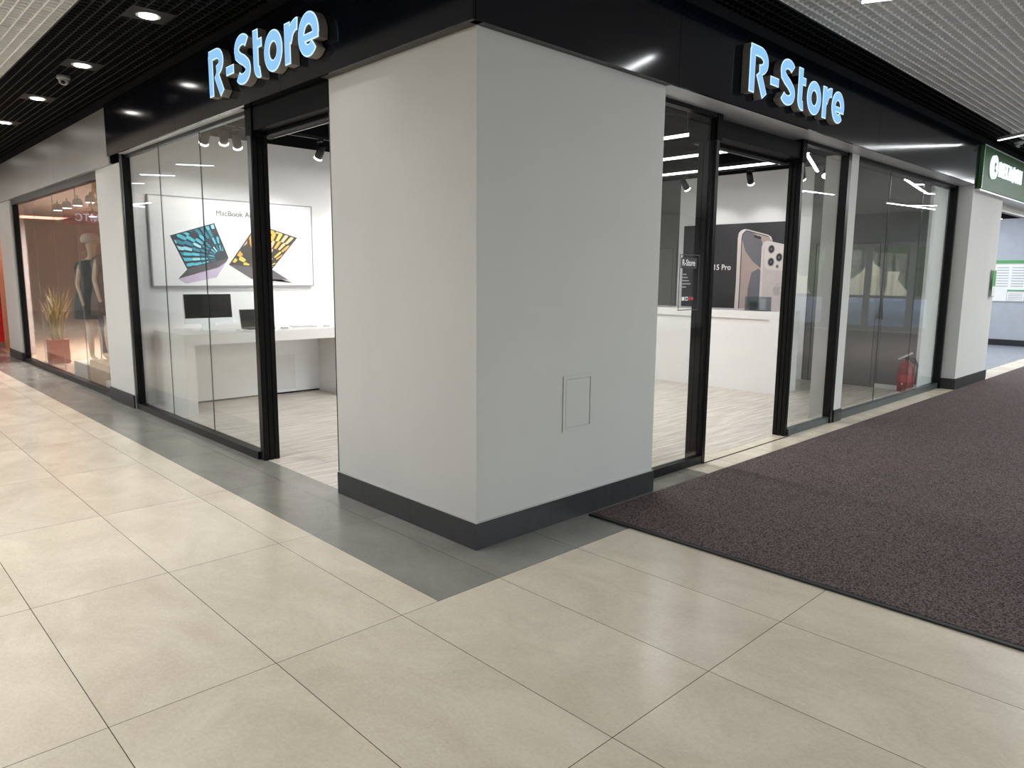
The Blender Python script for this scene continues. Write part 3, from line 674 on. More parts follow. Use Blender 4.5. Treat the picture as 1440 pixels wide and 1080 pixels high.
tag(obj('power_cable', bm, M['cable']), 'thin white cable curling beside the desktop computer', 'cable')
t = thing('computer_mouse', 'small white mouse on the desk right of the desktop computer', 'mouse', (.98, 5.3, dz))
bm = new(); bmesh.ops.create_uvsphere(bm, u_segments=16, v_segments=10, radius=1, matrix=Matrix.Translation((.98,5.3,dz+.001)) @ Matrix.Diagonal((.03,.055,.018,1)))
for v in bm.verts: v.co.z = max(v.co.z, dz+.0005)
smooth(obj('shell', bm, M['white_lam'], t))
# --- open laptop
t = thing('open_laptop', 'open dark laptop on the desk, half hidden behind the black door post', 'laptop', (1.35, 5.35, dz))
ang = .0
bm = new(); box(bm, 1.12, 1.44, 5.33, 5.55, dz, dz+.010); obj('base', bm, M['blackmetal'], t)
bm = new()
for r in range(5):
    for k in range(12): box(bm, 1.14+k*.0235, 1.14+k*.0235+.019, 5.43+r*.021, 5.43+r*.021+.017, dz+.0101, dz+.0112)
obj('keyboard', bm, M['keys'], t)
bm = new(); prism(bm, [(1.12,5.55,dz+.011), (1.44,5.55,dz+.011), (1.44,5.60,dz+.225), (1.12,5.60,dz+.225)], (0,.006,0)); obj('lid', bm, M['blackmetal'], t)
bm = new(); prism(bm, [(1.127,5.5505,dz+.018), (1.433,5.5505,dz+.018), (1.433,5.5975,dz+.219), (1.127,5.5975,dz+.219)], (0,-.0015,0)); obj('screen', bm, M['screen'], t)
# --- closed slim laptop
t = thing('tablet', 'thin silver framed tablet lying flat at the right end of the desk', 'tablet', (1.9, 5.5, dz))
bm = new(); prism(bm, [(1.70,5.40,dz), (1.98,5.30,dz), (2.06,5.56,dz), (1.80,5.68,dz)], (0,0,.009)); obj('body', bm, M['alu'], t)
bm = new(); prism(bm, [(1.725,5.42,dz+.0092), (1.965,5.33,dz+.0092), (2.035,5.55,dz+.0092), (1.81,5.655,dz+.0092)], (0,0,.0008)); obj('screen', bm, M['silv'], t)
t = thing('price_card', 'small pale price card beside the tablet on the desk', 'card', (2.1, 5.3, dz))
bbox('card', (2.08, 2.15, 5.28, 5.32, dz, dz+.012), M['inkgrey'], t)
t = thing('price_card', 'small pale price card right of the open laptop on the desk', 'card', (1.55, 5.3, dz))
bbox('card', (1.50, 1.58, 5.27, 5.31, dz, dz+.012), M['inkgrey'], t)

# --- poster art helper: flat printed shapes stacked in half-millimetre layers
class Art:
    def __init__(s, ax, v): s.ax = ax; s.v = v; s.items = []; s.mats = []
    def add(s, pts, mname, lay=1):
        if mname not in s.mats: s.mats.append(mname)
        s.items.append((pts, s.mats.index(mname), lay))
    def build(s, name, parent):
        bm = new()
        for pts, mi, lay in s.items:
            d = s.v - .0006*lay
            q = [(p[0], d, p[1]) if s.ax == 'y' else (d, p[0], p[1]) for p in pts]
            vs = [bm.verts.new(p) for p in q]
            try: bm.faces.new(vs).material_index = mi
            except ValueError: pass
        # give the print a real (ink-thin) thickness
        r = bmesh.ops.extrude_face_region(bm, geom=list(bm.faces))
        dv = Vector((0, .0004, 0)) if s.ax == 'y' else Vector((.0004, 0, 0))
        bmesh.ops.translate(bm, vec=dv, verts=[e for e in r['geom'] if isinstance(e, bmesh.types.BMVert)])
        bmesh.ops.triangulate(bm, faces=[f for f in bm.faces if len(f.verts) > 4])
        return obj(name, bm, None, parent, [M[k] for k in s.mats])
def textobj(body, size, loc, rot, m, parent, name, ext=.0006, bold=.0, sx=1.0, align='LEFT'):
    cu = bpy.data.curves.new(name, 'FONT'); cu.body = body; cu.size = size; cu.extrude = ext; cu.offset = bold; cu.align_x = align; cu.resolution_u = 4
    o = bpy.data.objects.new(name, cu); COL.objects.link(o)
    dg = bpy.context.evaluated_depsgraph_get(); dg.update()
    me = bpy.data.meshes.new_from_object(o.evaluated_get(dg)); bpy.data.objects.remove(o)
    me.transform(Matrix.Diagonal((sx, 1, 1, 1)))
    me.materials.clear(); me.materials.append(m)
    o2 = bpy.data.objects.new(name, me); COL.objects.link(o2)
    mw = Matrix.Translation(loc) @ rot.to_4x4()
    if parent is not None:
        me.transform(Matrix.Translation(-Vector(parent.location)) @ mw); o2.parent = parent
    else: me.transform(mw)
    return o2
ROT_Y = Matrix(((1,0,0),(0,0,-1),(0,1,0)))      # text reads along +X, faces -Y
ROT_X = Matrix(((0,0,-1),(-1,0,0),(0,1,0)))     # text reads along -Y, faces -X

# --- laptop poster
t = thing('laptop_poster', 'wide white poster of two open laptops on the back wall', 'poster', (1.3, 5.97, 1.36))
bbox('poster_panel', (.292, 2.30, 5.957, 5.998, 1.372, 2.385), M['poster_white'], t)
bm = new()
for a in ((.28,.292,1.36,2.397), (2.30,2.312,1.36,2.397), (.292,2.30,1.36,1.372), (.292,2.30,2.385,2.397)): box(bm, a[0], a[1], 5.95, 5.998, a[2], a[3])
obj('frame', bm, M['poster_frame'], t)
A = Art('y', 5.956)
def quadmap(BL, BR, TR, TL):
    def m_(u, v):
        x = (1-u)*(1-v)*BL[0] + u*(1-v)*BR[0] + u*v*TR[0] + (1-u)*v*TL[0]
        z = (1-u)*(1-v)*BL[1] + u*(1-v)*BR[1] + u*v*TR[1] + (1-u)*v*TL[1]
        return (x, z)
    return m_
def petals(A, mp, cx, cy, cols, a0, a1, seed, lo):
    rnd = random.Random(seed); L = lo
    def cl(v): return min(max(v, .03), .97)
    for ring in range(7):
        r0 = .16 + ring*.165; n = 9 + ring*2
        for k in range(n):
            if rnd.random() < .18: continue
            a = math.radians(a0 + (a1-a0)*(k + (ring % 2)*.5)/n)
            ln = .13 + .02*ring; w = r0*math.radians(abs(a1-a0))/n*.36
            pts = []
            for (q, s_) in [(0,-.75),(.1,-.95),(ln*.8,-1),(ln*.97,-.6),(ln*1.04,0),(ln*.97,.6),(ln*.8,1),(.1,.95),(0,.75)]:
                rr = r0 + q; x = cx + rr*math.cos(a) - s_*w*math.sin(a); y = cy + (rr*math.sin(a) + s_*w*math.cos(a))*1.25
                pts.append((x, y))
            if not all(-.02 < p[0] < 1.02 and -.02 < p[1] < 1.02 for p in pts): 
                if not any(.05 < p[0] < .95 and .05 < p[1] < .95 for p in pts): continue
            L += 1; c = cols[(k*2 + ring + rnd.randrange(2)) % len(cols)]
            A.add([mp(cl(x), cl(y)) for x, y in pts], c, lo + 1 + (ring*2 + k % 2))
mb = quadmap((.674,1.56), (1.175,1.706), (1.022,2.114), (.502,1.946))
A.add([mb(0,0), mb(1,0), mb(1,1), mb(0,1)], 'ink', 1); A.add([mb(.025,.035), mb(.975,.035), mb(.975,.97), mb(.025,.97)], 'scr_dark', 2)
petals(A, mb, .85, .05, ['cyan','teal','paleb','cyan','teal'], 60, 200, 3, 3)
A.add([(.674,1.56),(1.175,1.706),(1.149,1.661),(1.048,1.588),(.567,1.45)], 'kb', 1)
A.add([(.567,1.45),(1.048,1.588),(1.149,1.661),(1.018,1.469),(.653,1.393)], 'lilac', 1)
for i in range(5):
    k = .15+.17*i; A.add([(.674-.107*k+.01,1.56-.11*k), (1.175-.127*k-.03,1.706-.118*k), (1.175-.127*k-.035,1.700-.118*k), (.674-.107*k+.006,1.554-.11*k)], 'ink', 2)
mo = quadmap((1.177,1.625), (1.73,1.572), (2.094,1.983), (1.555,2.132))
A.add([mo(0,0), mo(1,0), mo(1,1), mo(0,1)], 'ink', 1); A.add([mo(.025,.035), mo(.975,.035), mo(.975,.97), mo(.025,.97)], 'scr_brown', 2)
petals(A, mo, .75, -.05, ['oran','peach','yel','peach','scr_brown'], 25, 175, 5, 3)
A.add([(1.177,1.625),(1.73,1.572),(1.948,1.441),(1.592,1.447),(1.45,1.453)], 'kb', 1)
A.add([(1.177,1.62),(1.45,1.453),(1.948,1.441),(2.02,1.40),(1.60,1.40)], 'silv', 0)
A.build('printed_laptops', t)
textobj('MacBook Air', .088, (1.045, 5.9555, 2.205), ROT_Y, M['ink'], t, 'printed_text')

# --- white counter
t = thing('sales_counter', 'long white sales counter seen through the right doorway', 'counter', (6.7, 3, 0))
bbox('counter_top', (6.42, 7.02, 1.43, 4.9, .975, 1.08), M['white_lam'], t, .003)
bbox('leg', (6.42, 7.02, 1.43, 1.56, .001, .9745), M['white_lam'], t, .002)
bbox('leg', (6.42, 7.02, 4.78, 4.9, .001, .9745), M['white_lam'], t, .002)
bbox('front_panel', (6.455, 6.475, 1.56, 4.78, .001, .9745), M['white_lam'], t)
# acrylic display
t = thing('acrylic_display_box', 'small clear dark acrylic display box on the white counter', 'display box', (6.6, 1.84, 1.081))
bm = new()
for a in ((6.55,6.554,1.69,1.99), (6.70,6.704,1.69,1.99)): box(bm, a[0], a[1], a[2], a[3], 1.081, 1.265)
for y in (1.69, 1.986): box(bm, 6.554, 6.70, y, y+.004, 1.081, 1.265)
obj('acrylic_shell', bm, M['acryl'], t)
bbox('base_plate', (6.545, 6.71, 1.685, 1.995, 1.081, 1.087), M['blackmetal'], t)
bbox('device', (6.60, 6.61, 1.71, 1.80, 1.088, 1.235), M['titan'], t, .002)
bbox('device', (6.62, 6.63, 1.85, 1.96, 1.088, 1.20), M['blackmetal'], t, .002)
# --- phone poster
t = thing('phone_poster', 'black poster of two titanium smartphones on the wall behind the counter', 'poster', (8.1, 3.1, .94))
bbox('poster_panel', (8.10, 8.139, 2.17, 4.0, .94, 2.36), M['poster_black'], t)
A = Art('x', 8.099)
A.add([(3.009,.95),(3.0,1.44),(3.007,2.134),(2.995,2.21),(2.96,2.25),(2.90,2.270),(2.84,2.262),(2.506,2.17),(2.455,2.14),(2.43,2.09),(2.427,2.057),(2.368,.95)], 'titanl', 1)
A.add([(2.94,.95),(2.94,1.6),(2.945,2.12),(2.93,2.20),(2.875,2.25),(2.83,2.243),(2.50,2.15),(2.44,2.08),(2.43,2.0),(2.43,.95)], 'ink', 2)
scr = [(2.923,.95),(2.924,1.595),(2.93,2.116),(2.915,2.19),(2.87,2.238),(2.504,2.14),(2.453,2.095),(2.432,2.013),(2.433,.95)]
A.add(scr, 'rose', 3)
A.add([(2.93,2.116),(2.915,2.19),(2.87,2.238),(2.75,2.205),(2.62,2.12),(2.56,1.98),(2.54,1.80),(2.604,1.672),(2.742,1.778),(2.868,1.932)], 'scrgrey', 4)
A.add([(2.80,.95),(2.79,1.35),(2.74,1.6),(2.63,1.66),(2.56,1.6),(2.5,.95)], 'scrgrey', 4)
A.add([(2.735,2.158),(2.72,2.172),(2.62,2.145),(2.608,2.124),(2.622,2.105),(2.72,2.135)], 'lens', 5)
A.add([(2.587,.95),(2.592,1.747),(2.594,1.987),(2.571,2.053),(2.53,2.075),(2.47,2.072),(2.17,2.005),(2.17,.95)], 'titanl', 6)
A.add([(2.549,.95),(2.56,1.747),(2.566,1.971),(2.549,2.030),(2.50,2.055),(2.17,1.985),(2.17,.95)], 'titan', 7)
A.add([(2.552,1.99),(2.54,2.025),(2.498,2.044),(2.21,1.985),(2.19,1.96),(2.188,1.67),(2.21,1.64),(2.25,1.627),(2.472,1.642),(2.52,1.67),(2.53,1.72)], 'titanl', 8)
for cy, cz, r in ((2.433,1.951,.052), (2.302,1.826,.052), (2.429,1.758,.052)):
    A.add(circle(cy, cz, r*1.12, 20, r*1.35), 'lensring', 9); A.add(circle(cy, cz, r*.86, 20, r*1.1), 'lens', 10); A.add(circle(cy, cz, r*.28, 12, r*.34), 'kb', 11)
A.add(circle(2.324, 1.69, .022, 14, .028), 'kb', 9)
ap = [(0,.30),(.14,.40),(.30,.40),(.44,.28),(.36,.14),(.34,-.04),(.46,-.18),(.36,-.38),(.24,-.5),(.10,-.46),(0,-.43),(-.10,-.46),(-.24,-.5),(-.38,-.34),(-.46,-.1),(-.44,.18),(-.32,.36),(-.16,.40)]
A.add([(2.31 - p[0]*.13, 1.325 + p[1]*.16) for p in ap], 'lensring', 9)
A.add([(2.31 - p[0]*.13, 1.325 + p[1]*.16) for p in [(0,.46),(.02,.60),(.16,.74),(.17,.60),(.08,.48)]], 'lensring', 9)
A.build('printed_phones', t)
textobj('iPhone 15 Pro', .120, (8.0985, 3.78, 1.640), ROT_X, M['inkwhite'], t, 'printed_text', bold=.002, sx=.98)

# --- opening-hours sticker on the glass
t = thing('door_sign', 'clear door sign with black name plate on the pane beside the column', 'sign', (2.3, .194, 1.26))
bm = new()
for a in ((2.205,2.211,1.265,1.69), (2.472,2.478,1.265,1.69), (2.211,2.472,1.265,1.271), (2.211,2.472,1.684,1.69)): box(bm, a[0], a[1], .1925, .1945, a[2], a[3])
obj('outline', bm, M['ink'], t)
bbox('name_plate', (2.222, 2.437, .1915, .194, 1.585, 1.665), M['poster_black'], t)
textobj('R-Store', .066, (2.235, .191, 1.606), ROT_Y, M['inkwhite'], t, 'sign_text', ext=.0003, bold=.0012, sx=.86)
bm = new(); box(bm, 2.25, 2.285, .192, .194, 1.34, 1.368, 0); box(bm, 2.298, 2.335, .192, .194, 1.34, 1.368, 0); obj('card_mark', bm, M['inkwhite'], t)
bm = new(); box(bm, 2.303, 2.330, .1915, .193, 1.346, 1.362, 0); obj('card_mark', bm, M['ink'], t)
bm = new(); prism(bm, [(x, .192, z) for x, z in circle(2.36, 1.354, .014, 16)], (0,.002,0)); prism(bm, [(x, .192, z) for x, z in circle(2.395, 1.354, .014, 16)], (0,.002,0)); obj('card_mark', bm, M['inkred'], t)
bm = new()
for k in range(5): box(bm, 2.24, 2.30 + .02*((k*3) % 4), .1925, .194, 1.44+.024*k, 1.448+.024*k)
obj('hours_text', bm, M['inkgrey'], t)

# --- fire extinguisher
ex, ey = 8.03, .37
t = thing('fire_extinguisher', 'red fire extinguisher standing on the floor behind the right glass', 'fire extinguisher', (ex, ey, 0))
bm = new(); lathe(bm, [(.07, 0.001), (.095, .01), (.098, .03), (.098, .33), (.085, .375), (.05, .405), (.03, .415), (.03, .44)], (ex, ey, 0), seg=28); smooth(obj('cylinder', bm, M['red'], t))
bm = new(); lathe(bm, [(.028, .44), (.028, .475), (.02, .48)], (ex, ey, 0), seg=14); obj('valve', bm, M['blackmetal'], t)
bm = new(); prism(bm, [(ex-.012, ey+.10, .43), (ex-.012, ey+.115, .445), (ex-.012, ey-.05, .545), (ex-.012, ey-.065, .525)], (.024,0,0)); obj('handle', bm, M['label_w'], t)
bm = new(); tube(bm, [(ex, ey-.02, .46), (ex-.02, ey-.10, .46), (ex-.03, ey-.14, .38), (ex-.03, ey-.135, .25), (ex-.03, ey-.13, .12)], .012, 8); smooth(obj('hose', bm, M['rubber'], t))
bm = new(); lathe(bm, [(.0985, .14), (.0988, .141), (.0988, .24), (.0985, .241)], (ex, ey, 0), seg=28); obj('label_band', bm, mat('extinguisher_label', (.45,.05,.05), .5), t)
bm = new(); lathe(bm, [(.012, 0), (.012, .006)], (ex-.098, ey+.01, .12), (-1,0,0), 12); obj('gauge', bm, M['label_w'], t)

# ================================================================== BOUTIQUE (left shop)
bm = new(); box(bm, .06, 6, 6.70, 6.75, 0, 3.3); struct(obj('wall_boutique', bm, M['white_wall']))
bm = new(); box(bm, 5.0, 5.1, 6.75, 30, 0, 3.3); struct(obj('wall_boutique', bm, M['taupe']))
bm = new(); box(bm, .3, 6, 19, 19.1, 0, 3.3); struct(obj('wall_boutique', bm, M['taupe']))
bm = new(); box(bm, .06, 6, 6.75, 30, 2.85, 2.9); struct(obj('ceiling', bm, M['taupe_c']))
bm = new(); box(bm, 4.96, 4.995, 12, 16, 1.9, 2.7); struct(obj('wall_panel', bm, M['darkred']))
for i in range(3):
    y = 9.0 + i*3.0
    t = thing('display_cabinet', ['pale wooden display cabinet nearest in the boutique depth', 'middle wooden display cabinet deep in the boutique', 'farthest wooden display cabinet deep in the boutique'][i], 'cabinet', (4.7, y, 0))
    bbox('carcass', (4.55, 4.95, y, y+1.8, .001, 1.1), M['boxt'], t)
    bbox('worktop', (4.5, 4.955, y-.03, y+1.83, 1.1, 1.14), M['brown'], t)
    for k in range(3): bbox('door', (4.535, 4.549, y+.03+k*.6, y+.57+k*.6, .08, 1.05), M['brown'], t)
for i, (x, y) in enumerate(((1.0,13.3),(1.0,12.6),(1.0,11.85),(1.0,11.05),(1.9,9.8),(1.9,12.0),(1.9,14.5),(3.2,11),(3.2,14),(3.2,8.5))):
    t = thing('pendant_spotlight', 'white cylinder spotlight under the boutique ceiling', 'spotlight', (x, y, 2.85), 'boutique ceiling spotlights')
    bm = new(); tube(bm, [(x, y, 2.85), (x, y, 2.80)], .012, 8); obj('stem', bm, M['cam_body'], t)
    bm = new(); lathe(bm, [(.05, 0), (.075, -.03), (.08, -.12)], (x, y, 2.80), seg=18); obj('lamp_shade', bm, M['cam_body'], t)
    bm = new(); lathe(bm, [(.07, 0), (.07, -.004)], (x, y, 2.68), seg=18); obj('lamp_lens', bm, M['downled'], t)
    spot('lamp', (x, y, 2.66), (x, y, 0), 300, math.radians(150), (1,.95,.91), .06, .8, t)
# plinth boxes
t = tag(bbox('display_plinth', (.15, .55, 8.5, 9.2, .001, .23), M['boxw'], None, .004), 'low white display box under the capped mannequin', 'plinth')
t = tag(bbox('display_plinth', (.18, .66, 7.55, 8.46, .001, .30), M['boxt'], None, .004), 'tan wooden display box, tallest of the boutique window boxes', 'plinth')
t = tag(bbox('display_plinth', (.12, .55, 6.85, 7.50, .001, .12), M['boxw'], None, .004), 'flat pale display box nearest the pilaster in the boutique window', 'plinth')
def mannequin(x, y, z, label, cap, topm, legm, rotz=0.0):
    t = thing('mannequin', label, 'mannequin', (x, y, z))
    V = [(0,0,.93), (0,0,1.08), (0,.01,1.25), (0,.01,1.40), (0,0,1.50), (0,-.01,1.58), (0,-.015,1.66), (0,-.01,1.74),
         (.09,0,.90), (.10,.01,.50), (.10,0,.08), (.10,-.10,.03), (-.09,0,.90), (-.10,.01,.50), (-.10,0,.08), (-.10,-.10,.03),
         (.17,.01,1.38), (.22,.03,1.12), (.22,-.04,.88), (.21,-.06,.80), (-.17,.01,1.38), (-.22,.03,1.12), (-.22,-.04,.88), (-.21,-.06,.80)]
    Rr = [.13,.105,.13,.11,.05,.055,.085,.07,.085,.058,.035,.03,.085,.058,.035,.03,.05,.038,.026,.028,.05,.038,.026,.028]
    E = [(0,1),(1,2),(2,3),(3,4),(4,5),(5,6),(6,7),(0,8),(8,9),(9,10),(10,11),(0,12),(12,13),(13,14),(14,15),(3,16),(16,17),(17,18),(18,19),(3,20),(20,21),(21,22),(22,23)]
    c, s = math.cos(rotz), math.sin(rotz)
    me = bpy.data.meshes.new('body'); me.from_pydata([(p[0]*c-p[1]*s, p[0]*s+p[1]*c, p[2]) for p in V], E, [])
    o = bpy.data.objects.new('body', me); COL.objects.link(o)
    md = o.modifiers.new('skin', 'SKIN'); o.modifiers.new('sub', 'SUBSURF').levels = 2
    for i, r in enumerate(Rr): me.skin_vertices[0].data[i].radius = (r, r*.85)
    me.skin_vertices[0].data[0].use_root = True
    dg = bpy.context.evaluated_depsgraph_get(); dg.update()
    m2 = bpy.data.meshes.new_from_object(o.evaluated_get(dg)); bpy.data.objects.remove(o)
    m2.materials.clear(); m2.materials.append(M['skin'])
    for p in m2.polygons: p.use_smooth = True
    o = bpy.data.objects.new('body', m2); COL.objects.link(o); o.parent = t
    base = Vector((x, y, z))
    # garments as lathed, folded shells around the body
    def shell(name, prof, m, folds=7, amp=.12, sq=.75):
        bm = new(); rings = []
        for r, h in prof:
            rings.append([bm.verts.new(base + Vector((r*math.cos(a)*(1+amp*r*3*math.sin(folds*a)), r*sq*math.sin(a)*(1+amp*r*3*math.sin(folds*a)), h))) for a in [2*PI*k/36 for k in range(36)]])
        for i in range(len(rings)-1):
            for k in range(36): bm.faces.new((rings[i][k], rings[i][(k+1) % 36], rings[i+1][(k+1) % 36], rings[i+1][k]))
        o = obj(name, bm, m, t); sm = o.modifiers.new('s', 'SOLIDIFY'); sm.thickness = .006; smooth(o); return o
    shell('coat', [(.10,1.46),(.19,1.42),(.215,1.34),(.19,1.15),(.21,1.0),(.235,.85),(.25,.62)], topm)
    if legm is not None:
        for sx in (-.10, .10):
            bm = new(); tube(bm, [base+Vector((sx*.95,0,.88)), base+Vector((sx,.01,.5)), base+Vector((sx,0,.09))], .095, 14, r2=.065); smooth(obj('trouser_leg', bm, legm, t))
    if cap:
        bm = new(); lathe(bm, [(.115,1.70),(.125,1.73),(.118,1.78),(.085,1.82),(.03,1.84),(.002,1.842)], base, seg=22); smooth(obj('cap', bm, M['cream'], t))
        bm = new(); prism(bm, [base+Vector((-.07,-.10,1.70)), base+Vector((-.05,-.19,1.69)), base+Vector((.05,-.19,1.69)), base+Vector((.07,-.10,1.70))], (0,0,.008)); obj('cap_brim', bm, M['cream'], t)
    return t
mannequin(.40, 8.86, .232, 'mannequin in a cream cap and dark coat standing on the white box', True, M['teald'], None, .4)
mannequin(.50, 8.40, .302, 'bare-headed mannequin in taupe coat and jeans beside the pilaster', False, M['taupef'], M['denim'], .4)
# garment rail and clothes
t = thing('garment_rail', 'thin metal garment rail beside the mannequins', 'clothes rail', (.88, 10, 0))
bm = new()
tube(bm, [(.88,10.6,0.001),(.88,10.6,1.55),(.88,9.5,1.55),(.88,9.5,0.001)], .012, 8); obj('rail_frame', bm, M['steel'], t)
for i in range(4):
    y = 10.45 - i*.22
    t = thing('hanging_coat', 'grey coat on a cream hanger on the garment rail', 'coat', (0.88, y, 1.55), 'coats on the garment rail')
    bm = new(); tube(bm, [(0.88, y, 1.562), (0.887, y, 1.545), (0.88, y, 1.50)], .004, 6); tube(bm, [(.68, y, 1.42), (0.88, y, 1.50), (1.08, y, 1.42)], .012, 8); obj('hanger', bm, M['cream'], t)
    bm = new(); prism(bm, [(.67,y-.03,1.41),(.88,y-.03,1.485),(1.09,y-.03,1.41),(1.12,y-.04,.80),(.64,y-.04,.80)], (0,.06,0)); bmesh.ops.bevel(bm, geom=list(bm.edges), offset=.015, segments=2, affect='EDGES'); obj('cloth', bm, [M['teald'], M['taupef'], M['denim'], M['taupef']][i], t)
# rope hanging decoration
t = thing('rope_hanging', 'golden knotted rope decoration hanging beside the pilaster in the boutique', 'decoration', (.45, 8.62, 2.85))
for k in range(6):
    a = k*PI/3; bm = new()
    tube(bm, [(.45, 8.62, 2.84)] + [(.45+.10*math.sin(a+q*.9)*min(1, q*.3), 8.62+.10*math.cos(a+q*.9)*min(1, q*.3), 2.84-q*.14) for q in range(1, 4)], .010, 6); obj('rope', bm, M['rope'], t)
# potted grass
t = thing('potted_grass', 'dry ornamental grass in a square terracotta pot inside the boutique window', 'potted plant', (.36, 11.1, 0))
bm = new(); prism(bm, [(.22,10.96,0.001),(.50,10.96,.001),(.50,11.24,.001),(.22,11.24,.001)], (0,0,.40)); obj('pot', bm, M['terracotta'], t)
bm = new(); rnd = random.Random(4)
for k in range(70):
    a = rnd.uniform(0, 2*PI); L = rnd.uniform(.12, .26); h = rnd.uniform(.5, .95); b0 = Vector((.36+rnd.uniform(-.08,.08), 11.1+rnd.uniform(-.08,.08), .40))
    d = Vector((math.cos(a), math.sin(a), 0)); s = Vector((-d.y, d.x, 0))*.013
    p1 = b0 + d*L*.3 + Vector((0,0,h*.6)); p2 = b0 + d*L + Vector((0,0,h))
    vs = [bm.verts.new(q) for q in (b0-s, b0+s, p1+s, p1-s)]; v2 = bm.verts.new(p2)
    bm.faces.new(vs); bm.faces.new((vs[3], vs[2], v2))
tag_ = obj('leaves', bm, M['grass'], t)
# red banner beyond the boutique
t = thing('red_banner', 'bright red fabric banner beyond the boutique at the left edge', 'banner', (0, 14.6, 0))
bm = new(); n = 26
pts = [(-.45 + .62*i/n, 14.6 + .02*math.sin(i*1.3)) for i in range(n+1)]
for i in range(n):
    (x0, y0), (x1, y1) = pts[i], pts[i+1]
    box(bm, x0, x1, min(y0,y1)-.008, max(y0,y1)+.004, .12, 1.58)
obj('cloth', bm, M['redcloth'], t)
bbox('foot_bar', (-.45, .17, 14.56, 14.66, .001, .118), M['brown'], t)
t = thing('price_board', 'small yellow board with green marks above the red banner', 'board', (-.1, 14.62, 1.6))
bbox('board', (-.45, .10, 14.60, 14.64, 1.585, 1.80), M['yellow'], t)
bm = new()
for k in range(5): box(bm, -.40+.10*k, -.34+.10*k, 14.592, 14.599, 1.63+.03*(k % 2), 1.75)
obj('mark', bm, M['inkgreen'], t)
bm = new(); box(bm, -.6, .6, 16.5, 16.6, 0, 2.69); struct(obj('wall_far', bm, M['orange_wall']))
bm = new(); box(bm, .20, .22, 12.8, 16.4, 0, 2.69); struct(obj('wall_far', bm, M['orange_wall']))
bm = new(); box(bm, .2205, .35, 12.8, 16.4, 0, 2.69); struct(obj('wall_far', bm, M['taupe']))
area('red_shop_light', (-.9, 14.5, 2.6), .8, .8, 18, (1,.25,.18), (0,0,0))  # added red light without a fixture, for the red glow on the floor
# red hanging board with letters down the corridor (seen mirrored in the boutique glass)
t = thing('shop_board', 'red hanging board with violet letters far down the corridor', 'sign', (-3.6, 22, 2.92))
bbox('board', (-4.3, -3.0, 22.0, 22.1, 2.92, 3.34), M['darkred'], t)
for xx in (-4.1, -3.2):
    bm = new(); tube(bm, [(xx, 22.05, 3.34), (xx, 22.05, ZC)], .008, 6); obj('suspension_rod', bm, M['steel'], t)
textobj('МТС', .30, (-3.95, 21.99, 3.03), ROT_Y, emit('lit_violet_letters', (.75,.75,1), 1.2), t, 'letters', ext=.008)

# ================================================================== NEIGHBOUR SHOP (right, green board)
t = thing('green_sign_board', 'dark green shop sign board with a lit white round logo', 'sign', (8.81, -.1, H))
bbox('board', (8.81, 14, -.10, -.045, 2.72, FT-.03), M['green'], t)
bm = new(); box(bm, 8.808, 14, -.106, -.10, FT-.036, FT-.022); box(bm, 8.806, 8.816, -.106, -.10, 2.715, FT-.03); obj('edge_trim', bm, M['soffit'], t)
bm = new(); prism(bm, [(x, -.135, z) for x, z in circle(9.26, 3.035, .155, 32, .155)], (0,.03,0)); lg = obj('round_logo', bm, M['white_sign'], t)
bm = new(); prism(bm, [(9.26+(x-9.26)*.6, -.137, 3.035+(z-3.035)*.6) for x, z in [(9.20,3.12),(9.26,3.14),(9.32,3.10),(9.30,3.06),(9.25,3.08),(9.24,2.99),(9.29,2.97),(9.31,3.0),(9.33,2.95),(9.26,2.91),(9.20,2.95),(9.19,3.04)]], (0,.0018,0)); obj('logo_mark', bm, M['green'], t)
textobj('МЕГАФОН', .27, (9.50, -.125, 2.935), ROT_Y, M['white_sign'], t, 'letters', ext=.012, sx=.95)
bm = new(); box(bm, 8.80, 14, -.09, .3, 2.695, 2.715); o = struct(obj('trim_2', bm, M['soffit']))
bm = new(); box(bm, 10.33, 14, .14, .22, 2.58, 2.695); struct(obj('trim_3', bm, M['plaster']))
bm = new(); box(bm, 17.4, 17.5, -.03, 7, 0, 2.9); struct(obj('wall_neighbour', bm, M['greyblue']))
bm = new(); box(bm, 17.4, 17.5, .1, 7, 2.9, 4.2); struct(obj('wall_neighbour', bm, M['black']))
bm = new(); box(bm, 17.36, 17.399, -.02, 6, .001, .14); struct(obj('baseboard_neighbour', bm, M['skirt']))
bm = new(); box(bm, 8.8, 17.5, 5, 5.1, 0, 4.2); struct(obj('wall_neighbour', bm, M['greyblue']))
bm = new(); box(bm, 8.3, 17.5, .1, 5.1, 3.62, 3.68); struct(obj('ceiling', bm, M['black']))
# notice boards on the far wall
t = thing('notice_board', 'large paper notice board with green heading on the far right wall', 'notice board', (17.39, 1, 1.2))
bbox('board', (17.385, 17.399, .3, 1.60, 1.01, 1.97), M['inkgrey'], t)
A = Art('x', 17.384)
A.add([(1.58,1.89),(.35,1.89),(.35,1.96),(1.58,1.96)], 'inkgreen', 3)
A.add([(1.58,1.03),(.35,1.03),(.35,1.87),(1.58,1.87)], 'label_w', 2)
for r in range(8):
    for k in range(4): A.add([(1.54-.3*k, 1.36+r*.06), (1.54-.3*k-.24, 1.36+r*.06), (1.54-.3*k-.24, 1.38+r*.06), (1.54-.3*k, 1.38+r*.06)], 'inkgrey', 4)
A.add([(1.30,1.03),(.95,1.03),(.95,1.29),(1.30,1.29)], 'inkgrey', 4); A.add([(1.29,1.04),(.96,1.04),(.96,1.24),(1.29,1.24)], 'label_w', 5); A.add([(1.30,1.26),(.95,1.26),(.95,1.29),(1.30,1.29)], 'inkgreen', 5)
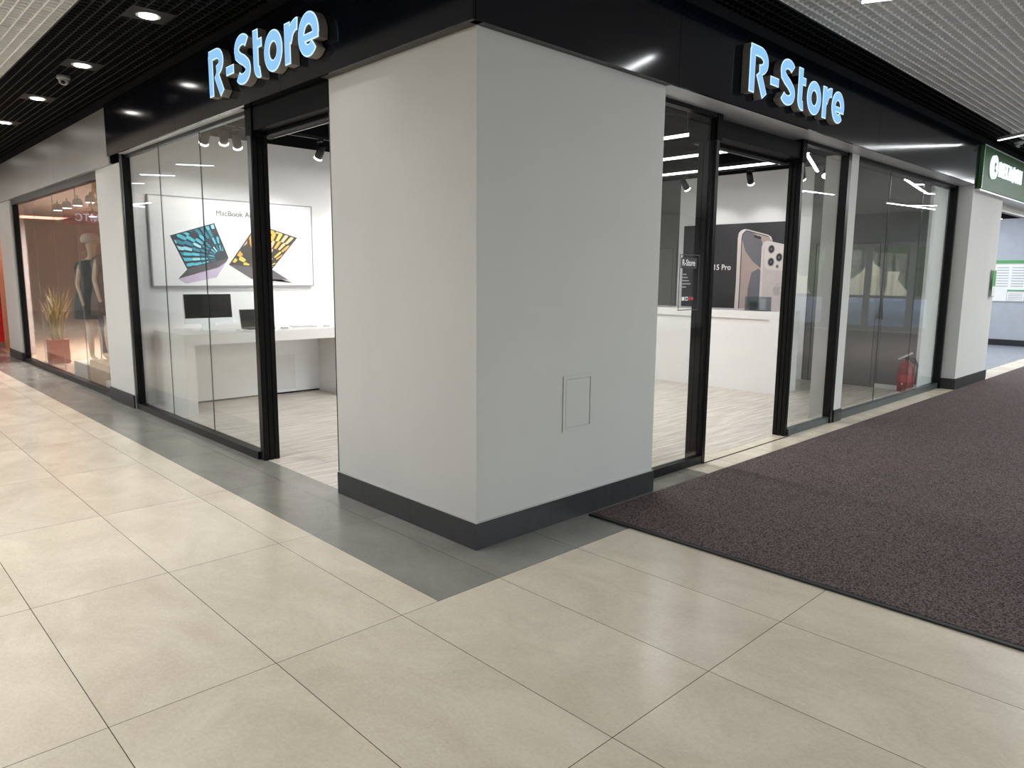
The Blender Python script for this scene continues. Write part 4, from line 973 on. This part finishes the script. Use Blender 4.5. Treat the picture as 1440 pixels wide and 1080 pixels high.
for r in range(4): A.add([(1.27,1.07+r*.04), (.99,1.07+r*.04), (.99,1.085+r*.04), (1.27,1.085+r*.04)], 'inkgrey', 6)
A.build('printed_sheets', t)
# leaflet holder on the far column
t = thing('leaflet_holder', 'clear leaflet holder with green sheet fixed to the right end column', 'leaflet holder', (10.2, -.021, 1.26))
bbox('holder', (10.06, 10.27, -.05, -.0215, 1.26, 1.66), M['acryl'], t, .002)
bbox('leaflet', (10.08, 10.25, -.056, -.051, 1.36, 1.65), M['inkgreen'], t)
bbox('leaflet', (10.08, 10.25, -.061, -.057, 1.28, 1.42), M['label_w'], t)
for i, z in enumerate((2.78, 2.66)):
    t = thing('tube_lamp', ['upper short white tube lamp in the neighbouring shop', 'lower short white tube lamp in the neighbouring shop'][i], 'ceiling light', (13.4+i*.4, 1.0, z))
    bbox('profile', (13.4+i*.4, 13.44+i*.4, .75, 1.15, z, z+.03), M['blackmetal'], t); bbox('diffuser', (13.4+i*.4, 13.44+i*.4, .75, 1.15, z-.012, z-.0005), M['tube'], t)
    bm = new(); tube(bm, [(13.42+i*.4, .95, z+.03), (13.42+i*.4, .95, 3.62)], .003, 6); obj('suspension_wire', bm, M['steel'], t)
area('neighbour_lamp', (14.5, 2.2, 3.2), 4, 2.5, 230, (.86,.92,1.0), (0,0,0))

# ================================================================== world + view
w = bpy.data.worlds.new('world'); sc.world = w; w.use_nodes = True
t_ = w.node_tree; bg = t_.nodes['Background']
sky = t_.nodes.new('ShaderNodeTexSky'); sky.sky_type = 'NISHITA'; sky.sun_disc = False; sky.sun_elevation = math.radians(35); sky.sun_rotation = math.radians(200)
t_.links.new(sky.outputs[0], bg.inputs[0]); bg.inputs[1].default_value = .35
vs = sc.view_settings; vs.view_transform = 'Standard'; vs.look = 'None'; vs.gamma = 1; vs.use_curve_mapping = False; vs.exposure = 0.0
sc.cycles.use_denoising = True
sc.cycles.max_bounces = 8; sc.cycles.diffuse_bounces = 4; sc.cycles.glossy_bounces = 4; sc.cycles.transparent_max_bounces = 16
sc.cycles.sample_clamp_indirect = 6; sc.cycles.caustics_reflective = False; sc.cycles.caustics_refractive = False
